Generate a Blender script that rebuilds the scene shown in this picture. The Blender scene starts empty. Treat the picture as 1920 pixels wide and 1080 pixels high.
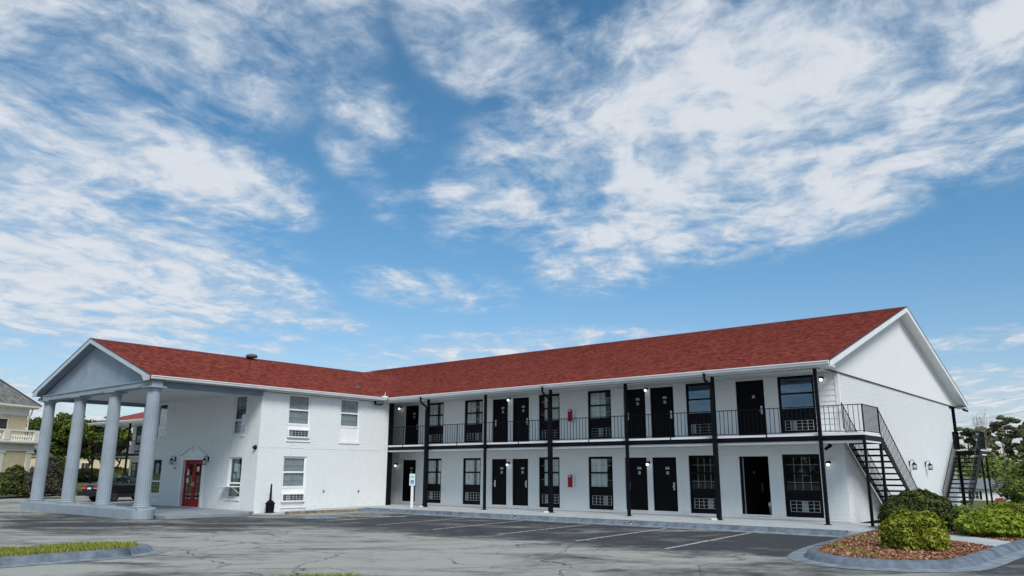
import bpy, bmesh, math, random
import numpy as np
from mathutils import Vector, Matrix
R = math.radians
S = bpy.context.scene
COL = S.collection
random.seed(7)

# ------------------------------------------------------------------ camera
YAW, PITCH, ROLL = 0.6974, 0.2334, 0.0037
FPX = 1454.35
cam_d = bpy.data.cameras.new('camera'); cam = bpy.data.objects.new('camera', cam_d); COL.objects.link(cam)
_f = Vector((-math.sin(YAW)*math.cos(PITCH), math.cos(YAW)*math.cos(PITCH), math.sin(PITCH)))
_r = Vector((math.cos(YAW), math.sin(YAW), 0)); _u = _r.cross(_f)
_r2 = _r*math.cos(ROLL)+_u*math.sin(ROLL); _u2 = -_r*math.sin(ROLL)+_u*math.cos(ROLL)
M = Matrix((( _r2.x, _u2.x, -_f.x, 0), (_r2.y, _u2.y, -_f.y, 0), (_r2.z, _u2.z, -_f.z, 0), (0, 0, 0, 1)))
CAMPOS = Vector((29.9001, -27.8605, 1.7276))
M.translation = CAMPOS
cam.matrix_world = M
cam_d.sensor_width = 36; cam_d.lens = FPX*36/1920; cam_d.clip_start = 0.1; cam_d.clip_end = 3000
S.camera = cam

# ------------------------------------------------------------------ colour management
S.view_settings.view_transform = 'Standard'; S.view_settings.look = 'None'
S.view_settings.gamma = 1; S.view_settings.use_curve_mapping = False
S.view_settings.exposure = 1.25
# ------------------------------------------------------------------ sun (behind thin cloud)
TO_SUN = Vector((0.72, -0.50, 0.85)).normalized()
sd = bpy.data.lights.new('sun', 'SUN'); sd.energy = 1.3; sd.angle = R(22); sd.color = (1.0, 0.96, 0.90)
so = bpy.data.objects.new('sun', sd); COL.objects.link(so)
so.rotation_euler = TO_SUN.to_track_quat('Z', 'Y').to_euler(); so.location = (0, 0, 50)

# ------------------------------------------------------------------ world: sky + clouds
W = bpy.data.worlds.new('World'); S.world = W; W.use_nodes = True
nt = W.node_tree; nt.nodes.clear()
BG = 0.1; SKYT = (0.285, 0.475, 0.525); SKYH = (0.45, 0.44, 0.475); CLD = 0.43
class NG:
    def __init__(s, tree): s.t = tree
    def node(s, typ, **kw):
        n = s.t.nodes.new(typ)
        for k, v in kw.items(): setattr(n, k, v)
        return n
    def link(s, a, b): s.t.links.new(a, b)
    def put(s, sock, v):
        if isinstance(v, bpy.types.NodeSocket): s.link(v, sock)
        else: sock.default_value = v
    def m(s, op, a, b=None, c=None, clamp=False):
        n = s.node('ShaderNodeMath', operation=op, use_clamp=clamp)
        s.put(n.inputs[0], a)
        if b is not None: s.put(n.inputs[1], b)
        if c is not None: s.put(n.inputs[2], c)
        return n.outputs[0]
    def vm(s, op, a, b=None):
        n = s.node('ShaderNodeVectorMath', operation=op)
        s.put(n.inputs[0], a)
        if b is not None: s.put(n.inputs[1], b)
        return n.outputs['Value'] if op in ('DOT_PRODUCT', 'LENGTH') else n.outputs[0]
    def xyz(s, x, y, z):
        n = s.node('ShaderNodeCombineXYZ'); s.put(n.inputs[0], x); s.put(n.inputs[1], y); s.put(n.inputs[2], z); return n.outputs[0]
    def sep(s, v):
        n = s.node('ShaderNodeSeparateXYZ'); s.put(n.inputs[0], v); return n.outputs
    def noise(s, vec, scale, detail=4, rough=0.55, dist=0.0, lac=2.0, out=0):
        n = s.node('ShaderNodeTexNoise'); s.put(n.inputs['Vector'], vec); n.inputs['Scale'].default_value = scale
        n.inputs['Detail'].default_value = detail; n.inputs['Roughness'].default_value = rough
        n.inputs['Distortion'].default_value = dist; n.inputs['Lacunarity'].default_value = lac
        return n.outputs[out]
    def mr(s, v, a, b, c=0.0, d=1.0, smooth=True):
        n = s.node('ShaderNodeMapRange', interpolation_type='SMOOTHSTEP' if smooth else 'LINEAR')
        s.put(n.inputs[0], v); n.inputs[1].default_value = a; n.inputs[2].default_value = b
        n.inputs[3].default_value = c; n.inputs[4].default_value = d
        return n.outputs[0]
    def mix(s, f, a, b):
        n = s.node('ShaderNodeMix', data_type='RGBA'); s.put(n.inputs[0], f)
        for i, v in ((6, a), (7, b)):
            if isinstance(v, bpy.types.NodeSocket): s.link(v, n.inputs[i])
            else: n.inputs[i].default_value = (*v, 1) if len(v) == 3 else v
        return n.outputs[2]
g = NG(nt)
tc = g.node('ShaderNodeTexCoord')
D = g.vm('NORMALIZE', tc.outputs['Generated'])
dx, dy, dz = g.sep(D)
sky = g.node('ShaderNodeTexSky', sky_type='NISHITA', sun_disc=False)
sky.sun_elevation = math.asin(TO_SUN.z); sky.sun_rotation = math.atan2(TO_SUN.x, TO_SUN.y)
sky.air_density = 1.0; sky.dust_density = 0.6; sky.ozone_density = 2.0; sky.altitude = 20
az = g.m('MULTIPLY', g.m('ARCTAN2', dx, dy), 57.29578)
el = g.m('MULTIPLY', g.m('ARCSINE', dz), 57.29578)
# cloud layer: position on a plane overhead
zz = g.m('ADD', g.m('MAXIMUM', dz, 0.0), 0.07)
px = g.m('DIVIDE', dx, zz); py = g.m('DIVIDE', dy, zz)
P0 = g.xyz(px, py, 0.0)
warp = g.noise(P0, 1.3, 4, 0.55, out=1)
wv = g.vm('SUBTRACT', warp, (0.5, 0.5, 0.5))
Pw = g.vm('ADD', P0, g.vm('MULTIPLY', wv, (0.45, 0.45, 0.0)))
n_big = g.noise(Pw, 1.5, 4, 0.5)
n_puff = g.noise(Pw, 4.2, 9, 0.60)
n_fine = g.noise(g.vm('ADD', P0, g.vm('MULTIPLY', wv, (0.25, 0.25, 0.0))), 13.0, 6, 0.62)
# rolls: the layer drawn out along one bearing
ca, sa = math.cos(R(28)), math.sin(R(28))
qx = g.m('ADD', g.m('MULTIPLY', px, ca), g.m('MULTIPLY', py, sa))
qy = g.m('SUBTRACT', g.m('MULTIPLY', py, ca), g.m('MULTIPLY', px, sa))
Q = g.vm('ADD', g.xyz(g.m('MULTIPLY', qx, 3.6), g.m('MULTIPLY', qy, 1.3), 3.0), g.vm('MULTIPLY', wv, (1.6, 1.6, 0)))
n_str = g.noise(Q, 2.0, 7, 0.58)
blobs = [  # azimuth, elevation, half-widths, tilt, weight: where the cloud masses stand
    (-71, 29.0, 19, 9.5, 0, 0.76), (-65.0, 20.3, 12, 4.6, -10, 0.90), (-71, 13.0, 19, 6.8, -4, 1.08), (-76, 21, 12, 8, 0, 0.74), (-66, 9.0, 13, 3.0, 0, 0.72),
    (-22, 26, 25, 11.5, 12, 0.98), (-31, 18, 10, 5.4, 20, 0.86), (-10, 27, 19, 10.5, 0, 0.86), (-42, 33, 11, 7.5, -30, 0.74), (-16, 19.8, 15, 4.6, 14, 0.98), (-39, 22, 7, 6, 60, 0.70),
    (-51.0, 25.6, 6.5, 3.2, -25, 0.46), (-54.5, 31.0, 6, 3.5, -20, 0.46), (-52.3, 22.0, 4.5, 2.4, -40, 0.34), (-43.7, 19.5, 4.5, 4.0, 40, 0.58), (-48, 19, 4, 2, 0, .42),
    (-46.0, 13.2, 8.5, 1.9, -4, 0.60), (-54.3, 10.7, 6.0, 1.1, -6, 0.66), (-40, 8.6, 17, 2.2, 3, 0.62), (-8.0, 4.2, 8, 3.0, 0, 0.80), (-7.0, 8.3, 8.5, 1.0, 0, 0.58),
    (-72, 3.5, 14, 3.4, 0, 0.70), (-58, 33, 9, 4.5, 0, 0.60)]
cov = None
for a0, e0, sa_, se_, rot, w in blobs:
    c_, s_ = math.cos(R(rot)), math.sin(R(rot))
    ua = g.m('SUBTRACT', az, a0); ue = g.m('SUBTRACT', el, e0)
    x1 = g.m('MULTIPLY', g.m('ADD', g.m('MULTIPLY', ua, c_), g.m('MULTIPLY', ue, s_)), 1/sa_)
    y1 = g.m('MULTIPLY', g.m('SUBTRACT', g.m('MULTIPLY', ue, c_), g.m('MULTIPLY', ua, s_)), 1/se_)
    d2 = g.m('ADD', g.m('MULTIPLY', x1, x1), g.m('MULTIPLY', y1, y1))
    b = g.mr(d2, 0.0, 1.25, w, 0.0)
    cov = b if cov is None else g.m('SMOOTH_MAX', cov, b, 0.12)
# the same broken cover goes on all round
far = g.mr(g.m('ABSOLUTE', g.m('ADD', az, 40.0)), 42.0, 60.0)
high = g.mr(el, 36.0, 46.0)
rest = g.m('MULTIPLY', g.m('MAXIMUM', far, high), g.mr(g.noise(P0, 0.8, 2, 0.5), 0.35, 0.6, 0.35, 0.95))
cov = g.m('MAXIMUM', cov, rest)
tex = g.m('ADD', g.m('ADD', g.m('MULTIPLY', g.m('SUBTRACT', n_big, 0.5), 1.3), g.m('MULTIPLY', g.m('SUBTRACT', n_puff, 0.5), 2.7)), g.m('ADD', g.m('MULTIPLY', g.m('SUBTRACT', n_str, 0.5), 1.5), g.m('MULTIPLY', g.m('SUBTRACT', n_fine, 0.5), 1.2)))
raw = g.m('ADD', g.m('MULTIPLY', cov, 1.25), g.m('MULTIPLY', tex, g.mr(cov, 0.02, 0.45, 0.0, 1.0)))
dens = g.m('MULTIPLY', g.mr(raw, 0.10, 1.45), 0.92)
thick = g.mr(g.m('ADD', g.m('MULTIPLY', raw, .7), g.m('MULTIPLY', g.m('ADD', g.m('SUBTRACT', n_puff, 0.5), g.m('SUBTRACT', n_str, .5)), 1.6)), 0.30, 1.35)
ccol = g.mix(thick, (0.50, 0.60, 0.715), (0.735, 0.765, 0.81))
skyc = g.node('ShaderNodeMix', data_type='RGBA', blend_type='MULTIPLY'); skyc.inputs[0].default_value = 1.0
g.link(sky.outputs[0], skyc.inputs[6]); g.link(g.mix(g.mr(el, -2.0, 22.0), SKYH, SKYT), skyc.inputs[7])
cs = g.vm('MULTIPLY', ccol, (CLD/BG, CLD/BG, CLD/BG))
mixc = g.mix(dens, skyc.outputs[2], cs)
bgn = g.node('ShaderNodeBackground'); bgn.inputs['Strength'].default_value = BG
g.link(mixc, bgn.inputs['Color'])
wo = g.node('ShaderNodeOutputWorld'); g.link(bgn.outputs[0], wo.inputs[0])

# ------------------------------------------------------------------ materials
def srgb(r, g_, b): return tuple(((c/255)/12.92 if c/255 <= .04045 else ((c/255+.055)/1.055)**2.4) for c in (r, g_, b))
MATS = {}
def mat(name, col, rough=0.6, metal=0.0, var=0.06, vscale=1.5, bump=0.0, bscale=40.0, spec=0.3, fn=None, coat=0.0):
    if name in MATS: return MATS[name]
    m = bpy.data.materials.new(name); m.use_nodes = True; t = m.node_tree; b = t.nodes['Principled BSDF']; n = NG(t)
    b.inputs['Roughness'].default_value = rough; b.inputs['Metallic'].default_value = metal
    b.inputs['Specular IOR Level'].default_value = spec
    if coat: b.inputs['Coat Weight'].default_value = coat; b.inputs['Coat Roughness'].default_value = 0.05
    pos = n.node('ShaderNodeNewGeometry').outputs['Position']
    if fn: fn(n, b, pos)
    else:
        f = n.noise(pos, vscale, 6, 0.6)
        c0 = tuple(max(0, c*(1-var*2)) for c in col); c1 = tuple(min(1, c*(1+var*2)) for c in col)
        n.link(n.mix(n.mr(f, 0.25, 0.75), c0, c1), b.inputs['Base Color'])
    if bump:
        bn = n.node('ShaderNodeBump'); bn.inputs['Strength'].default_value = 1.0; bn.inputs['Distance'].default_value = bump
        n.link(n.noise(pos, bscale, 4, 0.6), bn.inputs['Height']); n.link(bn.outputs[0], b.inputs['Normal'])
    MATS[name] = m; return m

def white_fn(base, stain, amt):
    def fn(n, b, pos):
        x, y, z = n.sep(pos)
        st = n.noise(n.xyz(n.m('MULTIPLY', x, 2.2), n.m('MULTIPLY', y, 2.2), n.m('MULTIPLY', z, 0.35)), 1.6, 6, 0.62)
        bl = n.noise(pos, 0.9, 6, 0.6)
        low = n.m('MULTIPLY', n.mr(z, 0.1, 0.55, 1.0, 0.0), n.mr(n.noise(pos, 3.0, 6, 0.65), 0.45, 0.75))   # splashed dirt at the foot
        f = n.m('ADD', n.m('MULTIPLY', n.mr(st, 0.5, 0.85), amt), n.m('MULTIPLY', n.mr(bl, 0.5, 0.9), amt*0.8))
        c = n.mix(n.m('MINIMUM', f, 1.0), base, stain)
        c = n.mix(n.m('MULTIPLY', low, 0.45), c, (0.45, 0.43, 0.40))
        n.link(c, b.inputs['Base Color'])
    return fn
WHITE = mat('painted_white', None, 0.62, fn=white_fn((0.76, 0.79, 0.80), (0.56, 0.605, 0.63), 0.42), bump=0.002, bscale=60)
STUCCO = mat('white_stucco', None, 0.75, fn=white_fn((0.79, 0.81, 0.81), (0.62, 0.65, 0.66), 0.40), bump=0.004, bscale=45)
SIDING = mat('siding_white', None, 0.6, fn=white_fn((0.79, 0.815, 0.82), (0.60, 0.64, 0.66), 0.30))
TRIM = mat('trim_white', (0.80, 0.82, 0.83), 0.45, var=0.03)
MORTAR = mat('painted_joint', (0.68, 0.715, 0.73), 0.8, var=0.05)
BLACK = mat('black_paint', (0.0045, 0.005, 0.007), 0.45, var=0.15, vscale=3, spec=0.12)
DOORBLK = mat('black_door_paint', (0.0035, 0.004, 0.006), 0.5, var=0.15, spec=0.10)
GREY = mat('portico_grey_paint', (0.27, 0.32, 0.37), 0.6, var=0.05, bump=0.002, bscale=50)
GREYD = mat('portico_dark_grey', (0.17, 0.22, 0.28), 0.6, var=0.05)
CEIL = mat('ceiling_paint', (0.62, 0.65, 0.66), 0.7, var=0.03)
WALK = mat('walkway_concrete', (0.42, 0.45, 0.46), 0.75, var=0.07, vscale=2.2, bump=0.003, bscale=60)
KERB = mat('kerb_paint', (0.125, 0.155, 0.190), 0.6, var=0.22, vscale=3.5, bump=0.004, bscale=30)
GUTTERP = mat('gutter_apron_paint', (0.20, 0.235, 0.265), 0.7, var=0.2, vscale=3.5, bump=0.003, bscale=50)
RAWCONC = mat('bare_concrete', (0.22, 0.19, 0.14), 0.9, var=0.3, vscale=4, bump=0.006, bscale=30)
REDP = mat('red_paint', (0.30, 0.009, 0.013), 0.5, var=0.08, spec=0.2)
STEEL = mat('brushed_steel', (0.62, 0.62, 0.60), 0.35, 0.9, var=0.06)
LATT = mat('grille_offwhite', (0.46, 0.48, 0.47), 0.6, var=0.06)
LOUV = mat('louvre_grey', (0.10, 0.13, 0.15), 0.5, var=0.3, vscale=5)
CURT = mat('curtain_cloth', (0.80, 0.82, 0.80), 0.9, var=0.05)
BLIND = mat('blind_cloth', (0.40, 0.425, 0.45), 0.9, var=0.05)
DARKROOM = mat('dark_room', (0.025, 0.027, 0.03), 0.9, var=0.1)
PAPER = mat('paper_white', (0.7, 0.72, 0.75), 0.8, var=0.03)
RUBBER = mat('tyre_rubber', (0.012, 0.012, 0.013), 0.8)
WOODC = mat('dresser_wood', (0.06, 0.04, 0.028), 0.5, var=0.15)
FLASH = mat('dark_flashing', (0.03, 0.035, 0.045), 0.5)
RUBBLE = mat('vent_grey', (0.09, 0.095, 0.10), 0.6, var=0.15)
BARK = mat('bark', (0.16, 0.12, 0.09), 0.9, var=0.25, vscale=5, bump=0.01, bscale=20)
BARKD = mat('bark_dark', (0.07, 0.055, 0.045), 0.9, var=0.25, vscale=3)

def glass_mat(name, tint, refl=0.10, rough=0.02, gcol=(0.95, 0.97, 1)):
    m = bpy.data.materials.new(name); m.use_nodes = True; t = m.node_tree; t.nodes.clear(); n = NG(t)
    tr = n.node('ShaderNodeBsdfTransparent'); tr.inputs[0].default_value = (*tint, 1)
    gl = n.node('ShaderNodeBsdfGlossy'); gl.inputs['Roughness'].default_value = rough; gl.inputs[0].default_value = (*gcol, 1)
    lw = n.node('ShaderNodeLayerWeight'); lw.inputs[0].default_value = 0.25
    f = n.m('ADD', n.m('MULTIPLY', lw.outputs['Fresnel'], 0.45), refl, clamp=True)
    pos = n.node('ShaderNodeNewGeometry').outputs['Position']
    bn = n.node('ShaderNodeBump'); bn.inputs['Distance'].default_value = 0.0012; n.link(n.noise(pos, 1.2, 2), bn.inputs['Height'])
    n.link(bn.outputs[0], gl.inputs['Normal'])
    mx = n.node('ShaderNodeMixShader'); n.link(f, mx.inputs[0]); n.link(tr.outputs[0], mx.inputs[1]); n.link(gl.outputs[0], mx.inputs[2])
    o = n.node('ShaderNodeOutputMaterial'); n.link(mx.outputs[0], o.inputs[0]); return m
GLASS = glass_mat('window_glass', (0.93, 0.96, 0.96), 0.015)
GLASSR = glass_mat('window_glass_sky_tint', (0.35, 0.42, 0.48), 0.16, gcol=(0.50, 0.72, 0.92))  # same panes, with the blue of a reflected sky put into the gloss colour
GLASSC = glass_mat('car_glass', (0.62, 0.72, 0.68), 0.06)

def emit_mat(name, col, strength):
    m = bpy.data.materials.new(name); m.use_nodes = True; b = m.node_tree.nodes['Principled BSDF']
    b.inputs['Base Color'].default_value = (*col, 1); b.inputs['Emission Color'].default_value = (*col, 1); b.inputs['Emission Strength'].default_value = strength
    return m
BULB = emit_mat('lit_bulb', (1, 0.97, 0.9), 0.9)

def shingle_fn(n, b, pos):
    at = n.node('ShaderNodeAttribute', attribute_name='tint').outputs['Fac']
    oi = n.node('ShaderNodeObjectInfo').outputs['Random']
    f = n.m('ADD', n.m('MULTIPLY', at, 0.36), n.m('MULTIPLY', n.noise(pos, 26, 4, 0.75), 0.64))
    c = n.mix(n.mr(f, 0.22, 0.78), (0.110, 0.026, 0.020), (0.330, 0.080, 0.060))
    bl = n.mr(n.noise(pos, 0.35, 5, 0.6), 0.35, 0.7)
    c = n.mix(n.m('MULTIPLY', bl, 0.18), c, (0.18, 0.045, 0.038))
    n.link(c, b.inputs['Base Color'])
SHING = mat('red_shingle', None, 0.9, fn=shingle_fn, bump=0.002, bscale=150, spec=0.04)
def roofplain_fn(n, b, pos):
    f = n.noise(pos, 4, 6, 0.7)
    n.link(n.mix(n.mr(f, .3, .7), (0.17, 0.038, 0.031), (0.32, 0.076, 0.060)), b.inputs['Base Color'])
ROOFP = mat('red_roofing', None, 0.9, fn=roofplain_fn, spec=0.15)

def asphalt_fn(n, b, pos):
    x, y, z = n.sep(pos)
    P = n.xyz(x, y, 0.0)
    big = n.noise(P, 0.16, 6, 0.62, 0.6)
    # long wear streaks roughly along the drive lane
    c_, s_ = math.cos(YAW), math.sin(YAW)
    u = n.m('ADD', n.m('MULTIPLY', x, c_), n.m('MULTIPLY', y, s_)); v = n.m('SUBTRACT', n.m('MULTIPLY', y, c_), n.m('MULTIPLY', x, s_))
    stre = n.noise(n.xyz(n.m('MULTIPLY', u, 0.45), n.m('MULTIPLY', v, 1.0), 0.0), 0.55, 8, 0.68, 0.8)
    fine = n.noise(P, 2.2, 8, 0.7)
    # sealed stalls beside the kerb, bleached drive lane, sealed strip round the portico
    stall = n.m('MULTIPLY', n.mr(y, -13.2, -9.6), n.mr(x, 1.0, 6.0))
    dxp = n.m('DIVIDE', n.m('SUBTRACT', x, 1.0), 8.0); dyp = n.m('DIVIDE', n.m('ADD', y, 14.2), 4.2)
    port = n.mr(n.m('ADD', n.m('MULTIPLY', dxp, dxp), n.m('MULTIPLY', dyp, dyp)), 0.2, 1.5, 1.0, 0.0)
    sealed = n.m('MAXIMUM', n.m('MULTIPLY', stall, 1.15), n.m('MULTIPLY', port, 0.9))
    t = n.m('ADD', n.m('ADD', n.m('MULTIPLY', sealed, -0.66), 0.90), n.m('ADD', n.m('MULTIPLY', n.m('SUBTRACT', stre, 0.5), 3.5), n.m('ADD', n.m('MULTIPLY', n.m('SUBTRACT', big, 0.5), 0.9), n.m('MULTIPLY', n.m('SUBTRACT', fine, 0.5), 1.0))))
    f = n.mr(t, 0.15, 1.15)
    grain = n.noise(P, 45, 3, 0.8)
    c = n.mix(f, (0.036, 0.039, 0.044), (0.345, 0.35, 0.318))
    c = n.mix(n.m('MULTIPLY', n.mr(n.noise(P, 70, 2, 0.8), 0.52, 0.75), 0.55), c, (0.40, 0.40, 0.38))
    c = n.mix(n.m('MULTIPLY', n.mr(n.noise(P, 38, 3, 0.8), 0.50, 0.72), 0.5), c, (0.05, 0.053, 0.06))
    # cracks
    wv = n.vm('ADD', P, n.vm('MULTIPLY', n.vm('SUBTRACT', n.noise(P, 0.45, 4, 0.55, out=1), (0.5, 0.5, 0.5)), (2.6, 2.6, 0)))
    vo = n.node('ShaderNodeTexVoronoi', feature='DISTANCE_TO_EDGE'); n.link(wv, vo.inputs['Vector']); vo.inputs['Scale'].default_value = 0.17
    vo2 = n.node('ShaderNodeTexVoronoi', feature='DISTANCE_TO_EDGE'); n.link(wv, vo2.inputs['Vector']); vo2.inputs['Scale'].default_value = 0.42
    k1 = n.mr(vo.outputs['Distance'], 0.0010, 0.0052, 1.0, 0.0)
    k2 = n.m('MULTIPLY', n.mr(vo2.outputs['Distance'], 0.0015, 0.007, 1.0, 0.0), n.mr(n.noise(P, 0.3, 2), 0.5, 0.6))
    k = n.m('MAXIMUM', k1, k2)
    c = n.mix(n.m('MULTIPLY', k, n.mr(n.noise(P, 0.7, 3), 0.35, 0.65, 0.35, 0.9)), c, (0.022, 0.022, 0.024))
    # oil drips
    oil = n.mr(n.noise(P, 0.9, 5, 0.65), 0.58, 0.74)
    c = n.mix(n.m('MULTIPLY', oil, 0.5), c, (0.05, 0.05, 0.055))
    n.link(c, b.inputs['Base Color'])
    bn = n.node('ShaderNodeBump'); bn.inputs['Distance'].default_value = 0.012; bn.inputs['Strength'].default_value = 1
    n.link(n.m('SUBTRACT', n.m('ADD', n.m('MULTIPLY', grain, 0.5), n.m('MULTIPLY', fine, 0.5)), n.m('MULTIPLY', k, 1.0)), bn.inputs['Height']); n.link(bn.outputs[0], b.inputs['Normal'])
ASPH = mat('asphalt_worn', None, 0.85, fn=asphalt_fn, spec=0.25)
def grass_fn(n, b, pos):
    c = n.mix(n.mr(n.noise(pos, 1.4, 6, 0.65), 0.35, 0.65), (0.060, 0.090, 0.018), (0.13, 0.12, 0.045))
    n.link(c, b.inputs['Base Color'])
GROUND = mat('lawn_ground', None, 0.95, fn=grass_fn, bump=0.03, bscale=8)
SOIL = mat('soil', (0.20, 0.125, 0.085), 0.95, var=0.25, vscale=5, bump=0.01, bscale=25)
def tint_mat(name, c0, c1, rough=0.6, spec=0.25, trans=0.0):
    def fn(n, b, pos):
        at = n.node('ShaderNodeAttribute', attribute_name='tint').outputs['Fac']
        n.link(n.mix(at, c0, c1), b.inputs['Base Color'])
    return mat(name, None, rough, fn=fn, spec=spec)
LEAF_D = tint_mat('leaf_dark', (0.010, 0.018, 0.005), (0.105, 0.125, 0.026))
LEAF_B = tint_mat('leaf_bright', (0.038, 0.058, 0.005), (0.31, 0.34, 0.032))
LEAF_H = tint_mat('leaf_hedge', (0.045, 0.078, 0.005), (0.28, 0.36, 0.028))
LEAF_T = tint_mat('leaf_tree', (0.020, 0.042, 0.006), (0.135, 0.180, 0.024))
LEAF_W = tint_mat('leaf_woods', (0.055, 0.090, 0.016), (0.22, 0.29, 0.062))
LEAF_P = tint_mat('needle_pine', (0.055, 0.062, 0.032), (0.19, 0.185, 0.095))
LEAF_G = tint_mat('leaf_greybush', (0.014, 0.018, 0.012), (0.11, 0.105, 0.075))
BLADE = tint_mat('grass_blade', (0.075, 0.105, 0.014), (0.36, 0.37, 0.075), 0.8)
CHIP = tint_mat('bark_chip', (0.12, 0.055, 0.034), (0.56, 0.28, 0.175), 0.9)
CHIPW = mat('pale_chip', (0.55, 0.48, 0.42), 0.9)
LINEP = mat('line_paint', None, 0.7, fn=lambda n, b, pos: n.link(n.mix(n.mr(n.noise(pos, 9, 6, 0.75), 0.42, 0.60), (0.60, 0.61, 0.61), (0.15, 0.155, 0.16)), b.inputs['Base Color']))
BLUEP = mat('blue_paint_worn', None, 0.7, fn=lambda n, b, pos: n.link(n.mix(n.mr(n.noise(pos, 5, 6, 0.75), 0.45, 0.65), (0.16, 0.30, 0.48), (0.09, 0.10, 0.115)), b.inputs['Base Color']))

# ------------------------------------------------------------------ mesh helpers
class MB:
    def __init__(s): s.v = []; s.f = []; s.t = []
    def add(s, vs, fs, tint=None):
        o = len(s.v); s.v.extend([tuple(map(float, q)) for q in vs]); s.f.extend([tuple(i+o for i in f) for f in fs])
        if tint is not None: s.t.extend([tint]*len(vs))
        return s
    def box(s, x0, x1, y0, y1, z0, z1, P=None, tint=None):
        vs = [(x, y, z) for z in (z0, z1) for x, y in ((x0, y0), (x1, y0), (x1, y1), (x0, y1))]
        if P: vs = [P(*q) for q in vs]
        return s.add(vs, [(0, 3, 2, 1), (4, 5, 6, 7), (0, 1, 5, 4), (1, 2, 6, 5), (2, 3, 7, 6), (3, 0, 4, 7)], tint)
    def prism(s, poly, a, b, P):   # 2-D polygon swept from a to b, P(u, v, w)
        n = len(poly)
        vs = [P(u, v, a) for u, v in poly]+[P(u, v, b) for u, v in poly]
        return s.add(vs, [tuple(range(n)), tuple(range(2*n-1, n-1, -1))]+[(i, (i+1) % n, n+(i+1) % n, n+i) for i in range(n)])
    def tube(s, pts, r, n=6, r1=None):
        pts = [Vector(p) for p in pts]; m = len(pts); r1 = r if r1 is None else r1
        o = len(s.v)
        for i, p in enumerate(pts):
            d = (pts[min(i+1, m-1)]-pts[max(i-1, 0)]).normalized()
            a = d.orthogonal().normalized() if abs(d.z) > .99 or True else None
            ref = Vector((0, 0, 1)) if abs(d.z) < .95 else Vector((1, 0, 0))
            a = d.cross(ref).normalized(); b = d.cross(a)
            rr = r+(r1-r)*i/max(1, m-1)
            for k in range(n):
                t = 2*math.pi*k/n; q = p+a*math.cos(t)*rr+b*math.sin(t)*rr; s.v.append(tuple(q))
        for i in range(m-1):
            for k in range(n): s.f.append((o+i*n+k, o+i*n+(k+1) % n, o+(i+1)*n+(k+1) % n, o+(i+1)*n+k))
        s.f.append(tuple(o+k for k in range(n))); s.f.append(tuple(o+(m-1)*n+k for k in range(n-1, -1, -1)))
        return s
    def lathe(s, prof, n=16, c=(0, 0, 0), flute=0.0, nf=0):
        o = len(s.v)
        for r, z in prof:
            for k in range(n):
                t = 2*math.pi*k/n; rr = r*(1-(flute if (nf and k % 2) else 0)); s.v.append((c[0]+rr*math.cos(t), c[1]+rr*math.sin(t), c[2]+z))
        m = len(prof)
        for i in range(m-1):
            for k in range(n): s.f.append((o+i*n+k, o+i*n+(k+1) % n, o+(i+1)*n+(k+1) % n, o+(i+1)*n+k))
        s.f.append(tuple(o+k for k in range(n-1, -1, -1))); s.f.append(tuple(o+(m-1)*n+k for k in range(n)))
        return s
    def loft(s, rings, caps=True):
        o = len(s.v); n = len(rings[0]); m = len(rings)
        for rg in rings: s.v.extend([tuple(q) for q in rg])
        for i in range(m-1):
            for k in range(n): s.f.append((o+i*n+k, o+i*n+(k+1) % n, o+(i+1)*n+(k+1) % n, o+(i+1)*n+k))
        if caps: s.f.append(tuple(o+k for k in range(n-1, -1, -1))); s.f.append(tuple(o+(m-1)*n+k for k in range(n)))
        return s
def mesh_of(name, mb, material, smooth=False, fix=True):
    me = bpy.data.meshes.new(name); me.from_pydata(mb.v, [], mb.f); me.materials.append(material)
    if mb.t:
        a = me.attributes.new('tint', 'FLOAT', 'POINT'); a.data.foreach_set('value', np.array(mb.t, np.float32))
    if fix:
        bm = bmesh.new(); bm.from_mesh(me); bmesh.ops.recalc_face_normals(bm, faces=bm.faces); bm.to_mesh(me); bm.free()
    if smooth: me.polygons.foreach_set('use_smooth', [True]*len(me.polygons))
    return me
def wloc(o):
    v = Vector((0, 0, 0))
    while o: v += o.location; o = o.parent
    return v
def obj(name, mb, material, parent=None, world=True, kind=None, label=None, smooth=False, fix=True, bevel=0):
    if world and parent is not None:
        w = wloc(parent)
        if w.length > 0: mb.v = [(a-w.x, b-w.y, c-w.z) for a, b, c in mb.v]
    o = bpy.data.objects.new(name, mesh_of(name, mb, material, smooth, fix)); COL.objects.link(o)
    if parent is not None: o.parent = parent
    if kind: o['kind'] = kind
    if label: o['label'] = label
    if bevel:
        m = o.modifiers.new('edge', 'BEVEL'); m.width = bevel; m.segments = 2; m.limit_method = 'ANGLE'
    return o
def tag(o, label, cat, group=None):
    o['label'] = label; o['category'] = cat
    if group: o['group'] = group
    return o
def thing(name, label, cat, loc=(0, 0, 0), rz=0, group=None):
    o = bpy.data.objects.new(name, None); COL.objects.link(o); o.location = loc; o.rotation_euler = (0, 0, rz); o.empty_display_size = 0.2
    return tag(o, label, cat, group)
def struct(name, mb, material, **kw): return obj(name, mb, material, kind='structure', **kw)
def inst(name, me, parent, loc, rot=(0, 0, 0), scale=(1, 1, 1)):
    o = bpy.data.objects.new(name, me); COL.objects.link(o); o.parent = parent
    w = wloc(parent); o.location = (loc[0]-w.x, loc[1]-w.y, loc[2]-w.z); o.rotation_euler = rot; o.scale = scale
    return o
def dup(root, loc, label, rz=None):
    r = root.copy(); COL.objects.link(r); r.location = loc; r['label'] = label
    if rz is not None: r.rotation_euler = (0, 0, rz)
    for ch in root.children:
        c = ch.copy(); COL.objects.link(c); c.parent = r
        for gch in ch.children:
            d = gch.copy(); COL.objects.link(d); d.parent = c
    return r

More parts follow.
